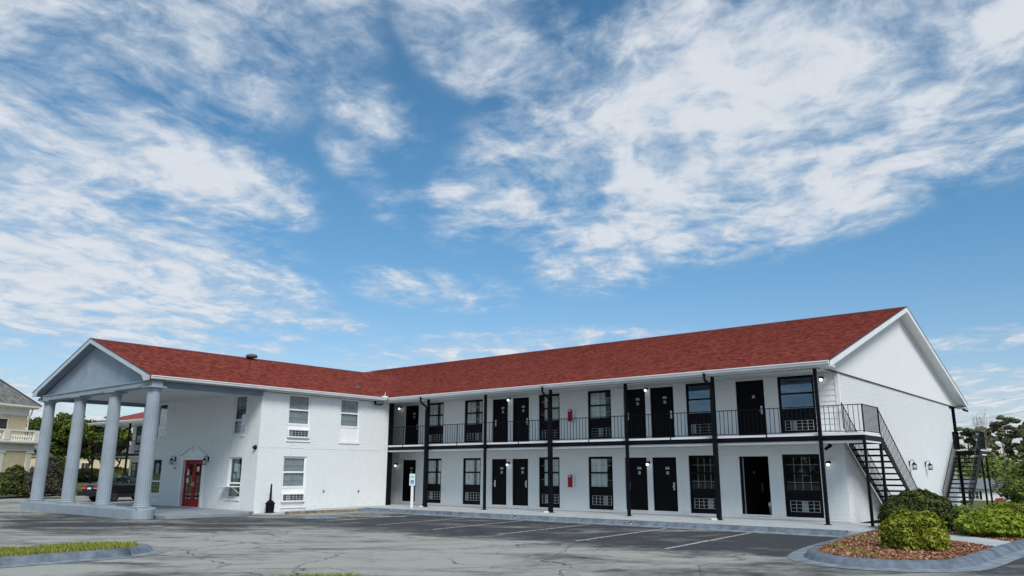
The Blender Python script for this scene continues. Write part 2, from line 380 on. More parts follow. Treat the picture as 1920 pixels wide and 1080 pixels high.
# ================================================================== GROUND
def sstep(a, b, x):
    t = min(1, max(0, (x-a)/(b-a))); return t*t*(3-2*t)
def terrain(x, y):
    z = -2.7*sstep(26, 120, y)*sstep(-40, -5, x)
    z += 0.75*sstep(-30.5, -36, x)*sstep(40, 10, y)
    return z
gm = MB(); xs = sorted(set([-900, -500, -300, -200, -150]+list(range(-120, 121, 3))+[150, 200, 300, 500, 900])); ys = sorted(set([-900, -400, -200]+list(range(-120, 181, 3))+[220, 300, 500, 900]))
for y in ys:
    for x in xs: gm.v.append((x, y, terrain(x, y)-0.012))
nx = len(xs)
for j in range(len(ys)-1):
    for i in range(nx-1): gm.f.append((j*nx+i, j*nx+i+1, (j+1)*nx+i+1, (j+1)*nx+i))
struct('ground', gm, GROUND, fix=False, smooth=True)
am = MB()
am.add([(-30, -95, 0), (70, -95, 0), (70, -4.4, 0), (-30, -4.4, 0)], [(0, 1, 2, 3)])
am.add([(27.0, -4.4, 0), (70, -4.4, 0), (70, 24, 0), (27.0, 24, 0)], [(0, 1, 2, 3)])
am.add([(-30, -4.4, 0), (-10.8, -4.4, 0), (-10.8, -3.0, 0), (-30, -3.0, 0)], [(0, 1, 2, 3)])
struct('parking_lot', am, ASPH, fix=False)

# ---- walkway, kerb
def sweep(path, prof, closed=False):
    """prof: (offset to the right of travel, z)"""
    n = len(path); rings = []
    for i in range(n):
        a = Vector(path[(i-1) % n] if (closed or i > 0) else path[i]); b = Vector(path[(i+1) % n] if (closed or i < n-1) else path[i])
        d = (b-a).normalized(); nr = Vector((d.y, -d.x))
        rings.append([(path[i][0]+nr.x*o, path[i][1]+nr.y*o, z) for o, z in prof])
    m = MB(); k = len(prof)
    for r_ in rings: m.v.extend(r_)
    for i in range(n if closed else n-1):
        for j in range(k-1):
            a, b = i*k+j, ((i+1) % n)*k+j
            m.f.append((a, b, b+1, a+1))
    return m
wm = MB(); wm.box(-12, 22.95, -4.0, -0.0, -0.1, 0.15)
struct('walkway', wm, WALK, bevel=0.01)
wm = MB(); wm.box(-34, -12.1, -3.0, 0, -0.1, 0.15); struct('rear_walkway', wm, WALK)
wm = MB(); wm.add([(0.0, -9.3, .02), (1.28, -8.9, .03), (1.28, -4.5, .13), (1.28, -4.0, .148), (0.0, -4.0, .148), (0, -9.3, -.1), (1.28, -8.9, -.1), (1.28, -4.5, -.1), (1.28, -4.0, -.1), (0, -4.0, -.1)],
                  [(0, 1, 2, 3, 4), (0, 5, 6, 1), (1, 6, 7, 2), (2, 7, 8, 3)]); struct('side_walkway', wm, WALK, fix=False)
wm = MB(); wm.box(1.283, 1.36, -8.3, -4.35, -.1, 0.115); struct('worn_kerb', wm, RAWCONC, bevel=0.015)
KPROF = [(0.0, .153), (.10, .156), (.17, .145), (.22, .115), (.26, .05), (.30, .025), (.36, .018), (.75, .006)]
def arcs(prof, a, b): return [p for p in prof if a <= p[0] <= b]
kp = [(x, -4.0) for x in np.linspace(1.3, 22.45, 24)]
km = sweep(kp, KPROF[:6]); struct('kerb', km, KERB, smooth=True, fix=False)
km = sweep(kp, KPROF[5:]); struct('gutter_apron', km, GUTTERP, smooth=True, fix=False)
jm = MB()
for x in (4.5, 7.4, 10.6, 13.4, 16.8, 20.2):
    for (o0, z0), (o1, z1) in zip(KPROF[:-1], KPROF[1:]):
        jm.add([(x-.008, -4-o0, z0+.003), (x+.008, -4-o0, z0+.003), (x+.008, -4-o1, z1+.003), (x-.008, -4-o1, z1+.003)], [(0, 1, 2, 3)])
struct('kerb_joint', jm, FLASH, fix=False)
for i, x in enumerate((3.1, 10.3, 15.4)):
    dm = MB(); dm.tube([(x, -4.10, .075), (x, -4.285, .075)], .045, 10); o = struct('drain_pipe', dm, RUBBER)
    dm = MB(); dm.tube([(x+.02, -4.20, .06), (x+.02, -4.292, .06)], .026, 8); obj('drain_lining', dm, PAPER, o)

# ---- planting island on the right
def smooth_path(pts, k=5):
    out = []
    for i in range(len(pts)-1):
        p0 = pts[max(i-1, 0)]; p1 = pts[i]; p2 = pts[i+1]; p3 = pts[min(i+2, len(pts)-1)]
        for j in range(k):
            t = j/k
            out.append(tuple(0.5*(2*p1[c]+(p2[c]-p0[c])*t+(2*p0[c]-5*p1[c]+4*p2[c]-p3[c])*t*t+(-p0[c]+3*p1[c]-3*p2[c]+p3[c])*t**3) for c in (0, 1)))
    out.append(tuple(pts[-1])); return out
IPATH = smooth_path([(22.95, -2.2), (23.05, -4.0), (23.3, -7.6), (23.58, -9.6), (23.95, -10.8), (24.6, -11.45), (25.4, -11.45), (26.05, -11.0), (26.35, -10.2), (26.45, -8.0), (26.62, -4.0), (26.85, 2), (27.0, 10), (27.0, 22)])
# travel runs down the left side, round the nose and up the right side: outside is on the right
km = sweep(IPATH, KPROF[:6]); struct('island_kerb', km, KERB, smooth=True, fix=False)
km = sweep(IPATH, KPROF[5:-1]+[(.62, .008)]); struct('island_gutter_apron', km, GUTTERP, smooth=True, fix=False)
def fill(path, z, dome=0.0):
    c = (sum(p[0] for p in path)/len(path), sum(p[1] for p in path)/len(path))
    m = MB(); m.v = [(p[0], p[1], z) for p in path]
    bm = bmesh.new(); vs = [bm.verts.new(v) for v in m.v]; f = bm.faces.new(vs); bmesh.ops.triangulate(bm, faces=[f])
    m.f = [tuple(v.index for v in fa.verts) for fa in (bm.verts.index_update() or bm.faces)]; bm.free(); return m
struct('mulch_bed', fill(IPATH+[(22.4, 22), (22.4, 0)], 0.135), SOIL, fix=False)
pm = MB(); pm.prism([(24.55, -4.75), (26.48, -6.95), (26.60, -5.3), (25.1, -3.6)], .05, .158, lambda u, v, w: (u, v, w)); struct('crossing_path', pm, WALK)
def inpoly(x, y, poly):
    c = False; j = len(poly)-1
    for i in range(len(poly)):
        xi, yi = poly[i]; xj, yj = poly[j]
        if (yi > y) != (yj > y) and x < (xj-xi)*(y-yi)/(yj-yi)+xi: c = not c
        j = i
    return c
XPATH = [(24.5, -4.78), (26.52, -7.0), (26.64, -5.25), (25.1, -3.5)]
def chips(name, poly, n, z, size, material, rng, clump=None):
    m = MB(); xs_ = [p[0] for p in poly]; ys_ = [p[1] for p in poly]; k = 0
    while k < n:
        x = rng.uniform(min(xs_), max(xs_)); y = rng.uniform(min(ys_), max(ys_))
        if not inpoly(x, y, poly) or inpoly(x, y, XPATH): continue
        k += 1
        a = rng.uniform(0, math.pi); L = size*rng.uniform(.5, 1.3); w = L*rng.uniform(.25, .5); h = rng.uniform(.004, .022); tl = rng.uniform(-.5, .5)
        c_, s_ = math.cos(a), math.sin(a); e = L*math.sin(tl)*.5
        vs = [(x+c_*sx*L/2-s_*sy*w/2, y+s_*sx*L/2+c_*sy*w/2, z+h+e*sx+abs(e)) for sx, sy in ((-1, -1), (1, -1), (1, 1), (-1, 1))]+[(x, y, z)]
        m.add(vs, [(0, 1, 2, 3), (0, 4, 1), (1, 4, 2), (2, 4, 3), (3, 4, 0)], rng.random())
    return obj(name, m, material, kind='stuff', fix=False)
rng = random.Random(3)
MULCHP = IPATH[:58]
bark = [p for p in IPATH if p[1] < -2.0]
chips('bark_mulch', bark, 9000, .137, .07, CHIP, rng)
chips('pale_litter', bark, 170, .142, .055, CHIPW, rng)
def blades(name, pts_fn, n, h, rng, material, z0):
    m = MB(); k = 0
    while k < n:
        q = pts_fn(rng)
        if q is None: continue
        k += 1
        x, y = q; a = rng.uniform(0, 6.28); hh = h*rng.uniform(.5, 1.25); w = .006+.004*rng.random(); lx = math.cos(a)*hh*rng.uniform(.1, .7); ly = math.sin(a)*hh*rng.uniform(.1, .7)
        b = rng.uniform(0, 6.28); wx, wy = math.cos(b)*w, math.sin(b)*w
        m.add([(x-wx, y-wy, z0), (x+wx, y+wy, z0), (x+lx*.45+wx*.7, y+ly*.45+wy*.7, z0+hh*.65), (x+lx, y+ly, z0+hh)], [(0, 1, 2), (0, 2, 3)], rng.random())
    return obj(name, m, material, kind='stuff', fix=False)
def weeds(rng):
    x = rng.uniform(22.9, 25.5); y = rng.uniform(-11.2, -3.5)
    if not inpoly(x, y, bark): return None
    f = math.sin(x*3.1+1)*math.sin(y*2.3)+.6*math.sin(x*7+y*5)
    return (x, y) if f > .55 else None
blades('weeds', weeds, 2600, .06, rng, BLADE, .137)
# ---- grass island on the left
GP = smooth_path([(12.70, -44), (12.70, -22), (12.68, -20.6), (12.50, -19.75), (12.05, -19.35), (11.55, -19.6), (11.25, -20.4), (11.05, -22), (10.9, -44)])
GP = GP[::-1]   # outside must lie to the right of travel
def poly_area(p): return sum(p[i][0]*p[(i+1) % len(p)][1]-p[(i+1) % len(p)][0]*p[i][1] for i in range(len(p)))/2
if poly_area(GP) < 0: GP = GP[::-1]
struct('grass_island_kerb', sweep(GP, KPROF[:6]), KERB, smooth=True, fix=False)
struct('grass_island_apron', sweep(GP, KPROF[5:-1]+[(.55, .008)]), GUTTERP, smooth=True, fix=False)
struct('grass_island_soil', fill(GP, 0.14), GROUND, fix=False)
def gi(rng):
    x = rng.uniform(10.9, 12.75); y = rng.uniform(-27, -19.2)
    q = math.sin(x*5.1+y*1.3)+math.sin(y*3.7-x)+math.sin(x*11+y*7)*.7
    return (x, y) if inpoly(x, y, GP) and q > rng.uniform(-2.2, .2) else None
blades('grass', gi, 26000, .075, rng, BLADE, .14)
def gb(rng):
    x = rng.uniform(18.0, 22.5); y = rng.uniform(-24, -19.2)
    u = (x-19.75)*math.cos(.7)+(y+21.1)*math.sin(.7); v = -(x-19.75)*math.sin(.7)+(y+21.1)*math.cos(.7)
    return (x, y) if (u/.75)**2+(v/2.05)**2 < 1+.25*math.sin(x*9+y*7) else None
# ---- painted markings
def strip(name, a, b, w, material, z=.005, kind='structure'):
    a = Vector(a); b = Vector(b); d = (b-a).normalized(); n = Vector((-d.y, d.x))*w/2
    m = MB(); m.add([(*(a-n), z), (*(a+n), z), (*(b+n), z), (*(b-n), z)], [(0, 1, 2, 3)]); return obj(name, m, material, kind=kind, fix=False)
for a, b in [((20.44, -10.96), (19.86, -4.8)), ((17.65, -10.62), (17.05, -4.8)), ((14.74, -10.34), (14.11, -4.8)), ((11.97, -10.22), (11.1, -4.8)), ((9.12, -10.03), (8.35, -4.8)), ((6.15, -9.85), (5.55, -4.8))]:
    strip('parking_line', a, b, .10, LINEP)
for k in range(4): strip('hatch_line', (3.9+k*.45, -7.6+k*.25), (5.0+k*.35, -6.2+k*.1), .28, LINEP)
hm = MB(); hm.add([(3.5, -9.3, .005), (4.4, -9.5, .005), (4.9, -8.2, .005), (3.9, -7.9, .005)], [(0, 1, 2, 3)]); struct('access_symbol_patch', hm, BLUEP, fix=False)
hm = MB()
for k in range(14):
    t0, t1 = 2*math.pi*k/18+.6, 2*math.pi*(k+1)/18+.6
    hm.add([(4.15+r_*math.cos(t), -8.75+r_*math.sin(t), .009) for r_, t in ((.32, t0), (.42, t0), (.42, t1), (.32, t1))], [(0, 1, 2, 3)])
struct('access_symbol', hm, LINEP, fix=False)
def gb2(rng):
    x = rng.uniform(18.2, 21.3); y = rng.uniform(-22, -19); d = math.hypot(x-19.8, y+20.5)
    return (x, y) if d < 1.27+.08*math.sin(x*9+y*5)+.05*math.sin(x*23) else None
blades('grass_tuft_patch', gb2, 12000, .125, rng, BLADE, .0)

# ================================================================== MOTEL
motel = thing('motel_building', 'long two-storey white brick motel with red shingle roof, black doors and a grey columned portico', 'motel', (0, 0, 0))
L, B, DD = 21.31, 17.40, 8.94
ZS, ZC = 0.15, 5.17
def PF(u, v, d): return (u, -d, v)            # room front: u = x, outward -y
def PD(u, v, d): return (u, -DD-d, v)         # door wall
def PL(u, v, d): return (d, u, v)             # lobby side: u = y, outward +x
def PG(u, v, d): return (L+d, u, v)           # gable end
def wall_sheet(P, u0, u1, v0, v1, holes, d, rev=0.12):
    m = MB(); us = sorted({u0, u1, *[h[0] for h in holes], *[h[1] for h in holes]}); vs = sorted({v0, v1, *[h[2] for h in holes], *[h[3] for h in holes]})
    us = [u for u in us if u0 <= u <= u1]; vs = [v for v in vs if v0 <= v <= v1]
    for i in range(len(us)-1):
        for j in range(len(vs)-1):
            cu, cv = (us[i]+us[i+1])/2, (vs[j]+vs[j+1])/2
            if any(h[0] < cu < h[1] and h[2] < cv < h[3] for h in holes): continue
            m.add([P(us[i], vs[j], d), P(us[i+1], vs[j], d), P(us[i+1], vs[j+1], d), P(us[i], vs[j+1], d)], [(0, 1, 2, 3)])
    for a, b, c, e in holes:
        for q in ([(a, c), (a, e)], [(b, c), (b, e)], [(a, c), (b, c)], [(a, e), (b, e)]):
            (p0, p1) = q
            m.add([P(*p0, d), P(*p1, d), P(*p1, d-rev), P(*p0, d-rev)], [(0, 1, 2, 3)])
    return m
BL, BH, J = 0.2032, 0.0677, 0.009
brick_mesh = None
def brick_me():
    global brick_mesh
    if brick_mesh is None:
        m = MB(); a, b, c = (BL-J)/2, (BH-J)/2, .0035   # local: x along, z up, -y outward
        m.v = [(-a, 0.006, -b), (a, 0.006, -b), (a, 0.006, b), (-a, 0.006, b), (-a+c, -.004, -b+c), (a-c, -.004, -b+c), (a-c, -.004, b-c), (-a+c, -.004, b-c)]
        m.f = [(4, 5, 6, 7), (0, 1, 5, 4), (1, 2, 6, 5), (2, 3, 7, 6), (3, 0, 4, 7)]
        brick_mesh = mesh_of('brick', m, WHITE, fix=False)
    return brick_mesh
def brickwork(P, u0, u1, v0, v1, holes, parent, single=None, rng=random.Random(11)):
    """single(u, v) -> True where a whole brick is to be an object of its own"""
    m = MB(); rows = int((v1-v0)/BH); ones = []
    rh = (v1-v0)/rows
    for r_ in range(rows):
        z0 = v0+r_*rh; zc = z0+rh/2; u = u0-(BL/2 if r_ % 2 else 0)
        while u < u1:
            a, b = max(u, u0), min(u+BL, u1); u += BL
            segs = [(a, b)]
            for h in holes:
                if h[2]-.01 < zc < h[3]+.01:
                    ns = []
                    for s0, s1 in segs:
                        if h[1] <= s0 or h[0] >= s1: ns.append((s0, s1)); continue
                        if s0 < h[0]: ns.append((s0, h[0]))
                        if s1 > h[1]: ns.append((h[1], s1))
                    segs = ns
            for s0, s1 in segs:
                if s1-s0 < .03: continue
                if single and s1-s0 > BL-.002 and single((s0+s1)/2, zc): ones.append(((s0+s1)/2, zc)); continue
                x0, x1, y0, y1 = s0+J/2, s1-J/2, z0+J/2, z0+rh-J/2; c = .0035; o = [rng.uniform(-.0018, .0018) for _ in range(4)]
                m.add([P(x0, y0, -.006), P(x1, y0, -.006), P(x1, y1, -.006), P(x0, y1, -.006),
                       P(x0+c, y0+c, .002+o[0]), P(x1-c, y0+c, .002+o[1]), P(x1-c, y1-c, .002+o[2]), P(x0+c, y1-c, .002+o[3])],
                      [(4, 5, 6, 7), (0, 1, 5, 4), (1, 2, 6, 5), (2, 3, 7, 6), (3, 0, 4, 7)])
    obj('brickwork', m, WHITE, parent, kind='stuff', fix=False)
    return ones
# ---- openings: (kind, x0, x1, handle side or style)
LOW = [('d', -0.75, 0.22, 'r'), ('w', 0.93, 2.05, 'c'), ('w', 3.52, 4.66, 'c'), ('d', 5.36, 6.26, 'l'), ('d', 6.61, 7.53, 'r'), ('w', 8.15, 9.28, 'c2'), ('w', 10.80, 12.00, 'c3'),
       ('d', 12.60, 13.62, 'l'), ('d', 13.87, 14.93, 'r'), ('w', 15.46, 16.68, 'dark'), ('open', 17.52, 18.62, ''), ('w', 19.13, 20.44, 'dark')]
UPP = [('d', -0.68, 0.32, 'r'), ('w', 0.95, 2.12, 'c'), ('w', 3.57, 4.76, 'c'), ('d', 5.38, 6.33, 'l'), ('d', 6.63, 7.59, 'r'), ('w', 8.16, 9.32, 'c2'), ('w', 10.83, 12.00, 'c3'),
       ('d', 12.62, 13.65, 'l'), ('d', 13.88, 14.93, 'r'), ('w', 15.48, 16.66, 'sky'), ('d', 17.55, 18.64, 'r'), ('w', 19.16, 20.46, 'sky')]
def hole(k, a, b, up):
    if up: return (a, b, 3.04, 5.09) if k == 'd' else (a, b, 3.12, 5.145)
    return (a, b, .275, 2.33) if k in ('d', 'open') else (a, b, .25, 2.385)
lowholes = [hole(k, a, b, 0) for k, a, b, _ in LOW]; uppholes = [hole(k, a, b, 1) for k, a, b, _ in UPP]
lw = obj('lower_wall', wall_sheet(PF, -2.8, L-.006, ZS, 2.72, lowholes, -.006), MORTAR, motel, fix=False)
# bricks of the near end of the ground floor, one by one; the rest of the wall joined
ones = brickwork(PF, -2.8, L, ZS+.002, 2.70, lowholes, lw, single=lambda u, v: (u > 20.5 and v < 2.6) or (u > 18.62 and u < 19.12 and v < 1.6))
for u, v in ones: inst('brick', brick_me(), lw, (u, random.uniform(-.003, .002), v))
uw = obj('upper_wall', wall_sheet(PF, -2.8, L-.03, 2.98, 5.25, uppholes, -.03), MORTAR, motel, fix=False)
# siding boards: each run between openings is a board
zb = 3.0; bh = 0.197; row = 0
while zb < 5.16:
    z1 = min(zb+bh, 5.17); cuts = [(-2.8, 21.19)]
    for h in uppholes:
        # boards are notched: cut where an opening overlaps most of the row
        if h[2] < z1-.05 and h[3] > zb+.05:
            ns = []
            for s0, s1 in cuts:
                if h[1] <= s0 or h[0] >= s1: ns.append((s0, s1)); continue
                if s0 < h[0]: ns.append((s0, h[0]))
                if s1 > h[1]: ns.append((h[1], s1))
            cuts = ns
    for s0, s1 in cuts:
        if s1-s0 < .02: continue
        bm_ = MB(); e = random.uniform(-.0015, .0015)
        bm_.prism([(-.026, z1+.004), (-.012, z1+.004), (.006+e, zb+.004), (.006+e, zb-.004), (-.026, zb-.004)], s0+.002, s1-.002, lambda d, v, u: (u, -d, v))
        obj('siding_board', bm_, SIDING, uw)
    zb += bh; row += 1
cb = MB(); cb.box(21.19, L+.012, -.02, .12, 2.98, 5.16); obj('corner_board', cb, TRIM, motel)
# ---- door and window builders
def grille(name, P, u0, u1, v0, v1, d, parent, nc=5, nr=3, lat=LATT):
    lm = MB(); lm.box(u0, u1, v0, v1, d-.06, d-.045, P)
    nl = 9
    for k in range(nl):
        z = v0+(k+.5)*(v1-v0)/nl; lm.box(u0+.01, u1-.01, z-.006, z+.006, d-.045, d-.025, P)
    gobj = obj('air_conditioner_louvres', lm, LOUV, parent)
    m_ = MB(); w = .006
    for k in range(nc+1):
        u = u0+(u1-u0)*k/nc; m_.box(u-w, u+w, v0-w, v1+w, d-.012, d+.006, P)
    for k in range(nr+1):
        v = v0+(v1-v0)*k/nr; m_.box(u0-w, u1+w, v-w*.8, v+w*.8, d-.010, d+.004, P)
    obj('air_conditioner_grille', m_, lat, parent, fix=False)
    k = random.choice((0, 1, 2, nc-2)); q = MB(); q.box(u0+(u1-u0)*k/nc+.012, u0+(u1-u0)*(k+1)/nc-.012, v0, v1, d-.022, d-.014, P); obj('filter_panel', q, mat('filter_grey', (0.22, 0.26, 0.28), .7, var=.15), parent)
def curtain(P, u0, u1, v0, v1, d, parent, material=CURT, amp=1.0):
    m_ = MB(); n = max(8, int((u1-u0)/.035)); ph = random.uniform(0, 6)
    for k in range(n+1):
        u = u0+(u1-u0)*k/n; dd = d+amp*(.022*math.sin(k*1.35+ph)+.012*math.sin(k*.53+ph))
        m_.v += [P(u, v0, dd), P(u, v1, dd)]
    for k in range(n): m_.f.append((2*k, 2*k+2, 2*k+3, 2*k+1))
    return obj('curtain', m_, material, parent, fix=False, smooth=True)
def room_window(P, h, style, up):
    a, b, c, e = h; s = b-a
    win = MB(); t = .055; D0, D1 = -.10, -.035
    win.box(a, a+t, c, e, D0, D1, P); win.box(b-t, b, c, e, D0, D1, P); win.box(a+t, b-t, e-.06, e, D0, D1, P); win.box(a+t, b-t, c, c+.045, D0, D1, P)
    root = obj('room_window', win, BLACK, motel, bevel=.004)
    H = e-c; zm = c+H*.41; zp = c+H*.36   # sashes above zm, spandrel panel between
    pa = MB(); pa.box(a+t, b-t, c+.045, zm, D0, D0+.03, P); pa.box(a+t, b-t, zm-.05, zm, D0+.03, D1, P); pa.box(a+t, b-t, c+.29*H, c+.31*H, D0+.03, D1-.02, P); obj('panel', pa, BLACK, root)
    mid = zm+(e-.06-zm)*.5
    for z0, z1, dd in ((zm, mid, -.055), (mid, e-.06, -.075)):
        sm = MB(); q = .032; u0, u1 = a+t, b-t
        sm.box(u0, u0+q, z0, z1, dd-.02, dd+.01, P); sm.box(u1-q, u1, z0, z1, dd-.02, dd+.01, P); sm.box(u0+q, u1-q, z0, z0+q, dd-.02, dd+.01, P); sm.box(u0+q, u1-q, z1-q, z1, dd-.02, dd+.01, P)
        obj('sash', sm, BLACK, root)
        gp = MB(); gp.box(u0+q, u1-q, z0+q, z1-q, dd-.004, dd+.0, P); obj('pane', gp, GLASSR if style == 'sky' else GLASS, root)
        mu = MB(); w = .0065; nc = 4
        for k in range(1, nc): u = u0+q+(u1-u0-2*q)*k/nc; mu.box(u-w, u+w, z0+q, z1-q, dd-.018, dd-.008, P)
        z = (z0+z1)/2; mu.box(u0+q, u1-q, z-w, z+w, dd-.019, dd-.007, P); obj('muntins', mu, LATT, root, fix=False)
    z0, z1 = zm-.1, e
    if style == 'c': cu = [(a+.05, a+.56*s)]; cu2 = [(a+.74*s, b-.03)]
    elif style == 'c2': cu = [(a+.22*s, a+.60*s)]; cu2 = [(a+.60*s, b-.03)]
    elif style == 'c3': cu = [(a+.05, a+.73*s)]; cu2 = []
    elif style == 'sky': cu = [(a+.05, a+.18*s)]; cu2 = []
    else: cu = []; cu2 = []
    for q in cu+cu2: curtain(P, q[0], q[1], z0, z1, -.125, root)
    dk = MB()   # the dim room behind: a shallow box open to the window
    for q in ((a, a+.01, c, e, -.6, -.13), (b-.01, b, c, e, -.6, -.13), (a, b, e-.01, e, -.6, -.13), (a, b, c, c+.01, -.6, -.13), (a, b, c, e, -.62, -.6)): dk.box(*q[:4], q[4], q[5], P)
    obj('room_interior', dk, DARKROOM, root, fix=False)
    grille('ac', P, a+.13*s, b-.10*s, c+H*(.085 if not up else .05), c+H*(.255 if not up else .215), D0+.05, root)
def door_leaf(P, h, side, plates=2):
    a, b, c, e = h
    m_ = MB(); d0, d1 = -.115, -.075
    m_.box(a+.03, b-.03, c+.01, e-.03, d0, d1, P)
    root = obj('room_door', m_, DOORBLK, motel)
    fr = MB(); fr.box(a, a+.03, c, e, -.12, -.05, P); fr.box(b-.03, b, c, e, -.12, -.05, P); fr.box(a+.03, b-.03, e-.03, e, -.12, -.05, P); obj('door_frame', fr, BLACK, root)
    pm_ = MB(); w = (b-a)
    for z0, z1 in ((c+.12, c+.55), (c+.72, c+1.2), (c+1.35, e-.16)):   # raised moulding of the panels
        for u0, u1 in ((a+.14*w, a+.46*w), (a+.54*w, a+.86*w)):
            pm_.box(u0, u1, z0, z0+.012, d1, d1+.006, P); pm_.box(u0, u1, z1-.012, z1, d1, d1+.006, P); pm_.box(u0, u0+.012, z0+.012, z1-.012, d1, d1+.006, P); pm_.box(u1-.012, u1, z0+.012, z1-.012, d1, d1+.006, P)
    obj('door_panels', pm_, DOORBLK, root, fix=False)
    uc = a+.62*w if side == 'l' else a+.60*w
    for k, (zz_, hw, hh) in enumerate(((e-.42, .085, .045), (e-.60, .055, .055))[:plates] if plates == 2 else (((e-.60), .05, .055),)):
        pl = MB(); pl.box(uc-hw, uc+hw, zz_-hh, zz_+hh, d1, d1+.008, P); obj('number_plate', pl, LATT, root)
        dm_ = MB(); dm_.box(uc-hw*.6, uc+hw*.6, zz_-hh*.35, zz_-hh*.1, d1+.008, d1+.010, P); dm_.box(uc-hw*.6, uc+hw*.6, zz_+hh*.15, zz_+hh*.4, d1+.008, d1+.010, P); obj('plate_print', dm_, LOUV, root, fix=False)
    ul = a+.16 if side == 'l' else b-.16
    lk = MB(); z0 = c+.80
    lk.box(ul-.035, ul+.035, z0, z0+.30, d1, d1+.022, P); lk.box(ul-.06, ul+.03, z0+.11, z0+.145, d1+.022, d1+.05, P)
    obj('lock_handle', lk, STEEL, root, bevel=.006)
    th = MB(); th.box(a, b, c-.03, c+.004, -.12, .012, P); obj('threshold', th, TRIM, root)
for (k, a, b, st), h in zip(LOW, lowholes):
    if k == 'd': door_leaf(PF, h, st)
    elif k == 'w': room_window(PF, h, st, False)
for (k, a, b, st), h in zip(UPP, uppholes):
    if k == 'd': door_leaf(PF, h, st, 1 if a > 17 else 2)
    elif k == 'w': room_window(PF, h, st, True)
# open doorway with the leaf swung in and the room behind
a, b, c, e = lowholes[10]
fr = MB(); fr.box(a, a+.06, c, e, -.12, -.02, PF); fr.box(b-.03, b, c, e, -.12, -.04, PF); fr.box(a+.06, b-.03, e-.03, e, -.12, -.04, PF)
od = obj('open_door', fr, BLACK, motel, label='room door standing open into a dark room')
ang = R(66); ca_, sa_2 = math.cos(ang), math.sin(ang)
def PO(u, v, d): return (a+.075+u*ca_-d*sa_2, .13+u*sa_2+d*ca_, v)
dl = MB(); dl.box(0, .92, c+.01, e-.03, -.04, 0, PO); obj('door_leaf', dl, DOORBLK, od)
dl = MB(); dl.box(-.012, 0, c+.01, e-.03, -.04, 0.004, PO); obj('door_edge', dl, LATT, od)
dl = MB(); dl.box(.80, .86, c+.80, c+1.1, -.062, -.04, PO); obj('lock_handle', dl, STEEL, od)
dl = MB(); dl.box(.42, .52, e-.62, e-.52, -.048, -.04, PO); obj('number_plate', dl, LOUV, od)
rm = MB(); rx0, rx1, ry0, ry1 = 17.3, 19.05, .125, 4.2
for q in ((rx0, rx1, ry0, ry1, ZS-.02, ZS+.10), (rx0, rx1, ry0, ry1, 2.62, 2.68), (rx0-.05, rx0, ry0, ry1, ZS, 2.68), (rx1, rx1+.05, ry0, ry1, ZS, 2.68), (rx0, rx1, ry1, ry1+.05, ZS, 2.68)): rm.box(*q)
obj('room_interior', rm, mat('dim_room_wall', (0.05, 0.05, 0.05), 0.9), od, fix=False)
th = MB(); th.box(a, b, c-.03, c+.004, -.12, .03, PF); obj('threshold', th, TRIM, od)

# ---- gable end
gw = obj('gable_wall', wall_sheet(PG, -.0, B, .1, ZC, [], -.006), MORTAR, motel, fix=False)
brickwork(PG, 0, B, .1, ZC-.02, [], gw)
ZE, ZR, EY = 5.30, 8.836, 2.19
XR, XLh = 21.785, -34.4
tm = MB(); sl = (ZR-ZE)/(B/2+EY)
tri = [(-2.02, ZC), (B+2.02, ZC), (B+2.02, ZE-.12+sl*.17), (B/2, ZR-.13), (-2.02, ZE-.12+sl*.17)]
tm.prism(tri, L-.1, L+.035, lambda u, v, w: (w, u, v)); obj('gable_stucco', tm, STUCCO, motel)
fm = MB(); fm.box(L-.1, L+.05, -2.02, B+2.02, ZC-.028, ZC-.002); obj('drip_flashing', fm, FLASH, motel)
# ---- main roof
def slope_pt(x, t, lift=0.0):    # t = distance from the eave line measured on plan
    return (x, -EY+t, ZE+sl*t+lift)
RT = B/2+EY
rf = MB()
hx = XLh+RT
top = [(XLh, -EY, ZE), (XR, -EY, ZE), (XR, B/2, ZR), (hx, B/2, ZR), (XLh, B+EY, ZE), (XR, B+EY, ZE)]
bot = [(x, y, z-.15) for x, y, z in top]
rf.add(top+bot, [(0, 1, 2, 3), (0, 3, 4), (3, 2, 5, 4), (6, 9, 8, 7), (6, 10, 9), (9, 10, 11, 8), (0, 6, 7, 1), (1, 7, 8, 2), (2, 8, 11, 5), (5, 11, 10, 4), (4, 10, 6, 0)])
roof = obj('roof', rf, ROOFP, motel)
# lobby roof
LX, LE, LRX, LRZ = 0.41, 5.30, -5.40, 7.30; LXL = 2*LRX-LX; YF = -14.10
lsl = (LRZ-LE)/(LX-LRX)
ytop = -EY+(LRZ-ZE)/sl+.25
lr = MB()
A = [(LX, YF, LE), (LRX, YF, LRZ), (LXL, YF, LE)]; Bk = [(LX, -EY-.0, LE), (LRX, ytop, LRZ), (LXL, -EY, LE)]
lr.add(A+Bk+[(x, y, z-.15) for x, y, z in A+Bk], [(0, 3, 4, 1), (1, 4, 5, 2), (6, 7, 10, 9), (7, 8, 11, 10), (0, 1, 7, 6), (1, 2, 8, 7), (0, 6, 9, 3), (2, 5, 11, 8), (3, 9, 10, 4), (4, 10, 11, 5)])
lroof = obj('lobby_roof', lr, ROOFP, motel)
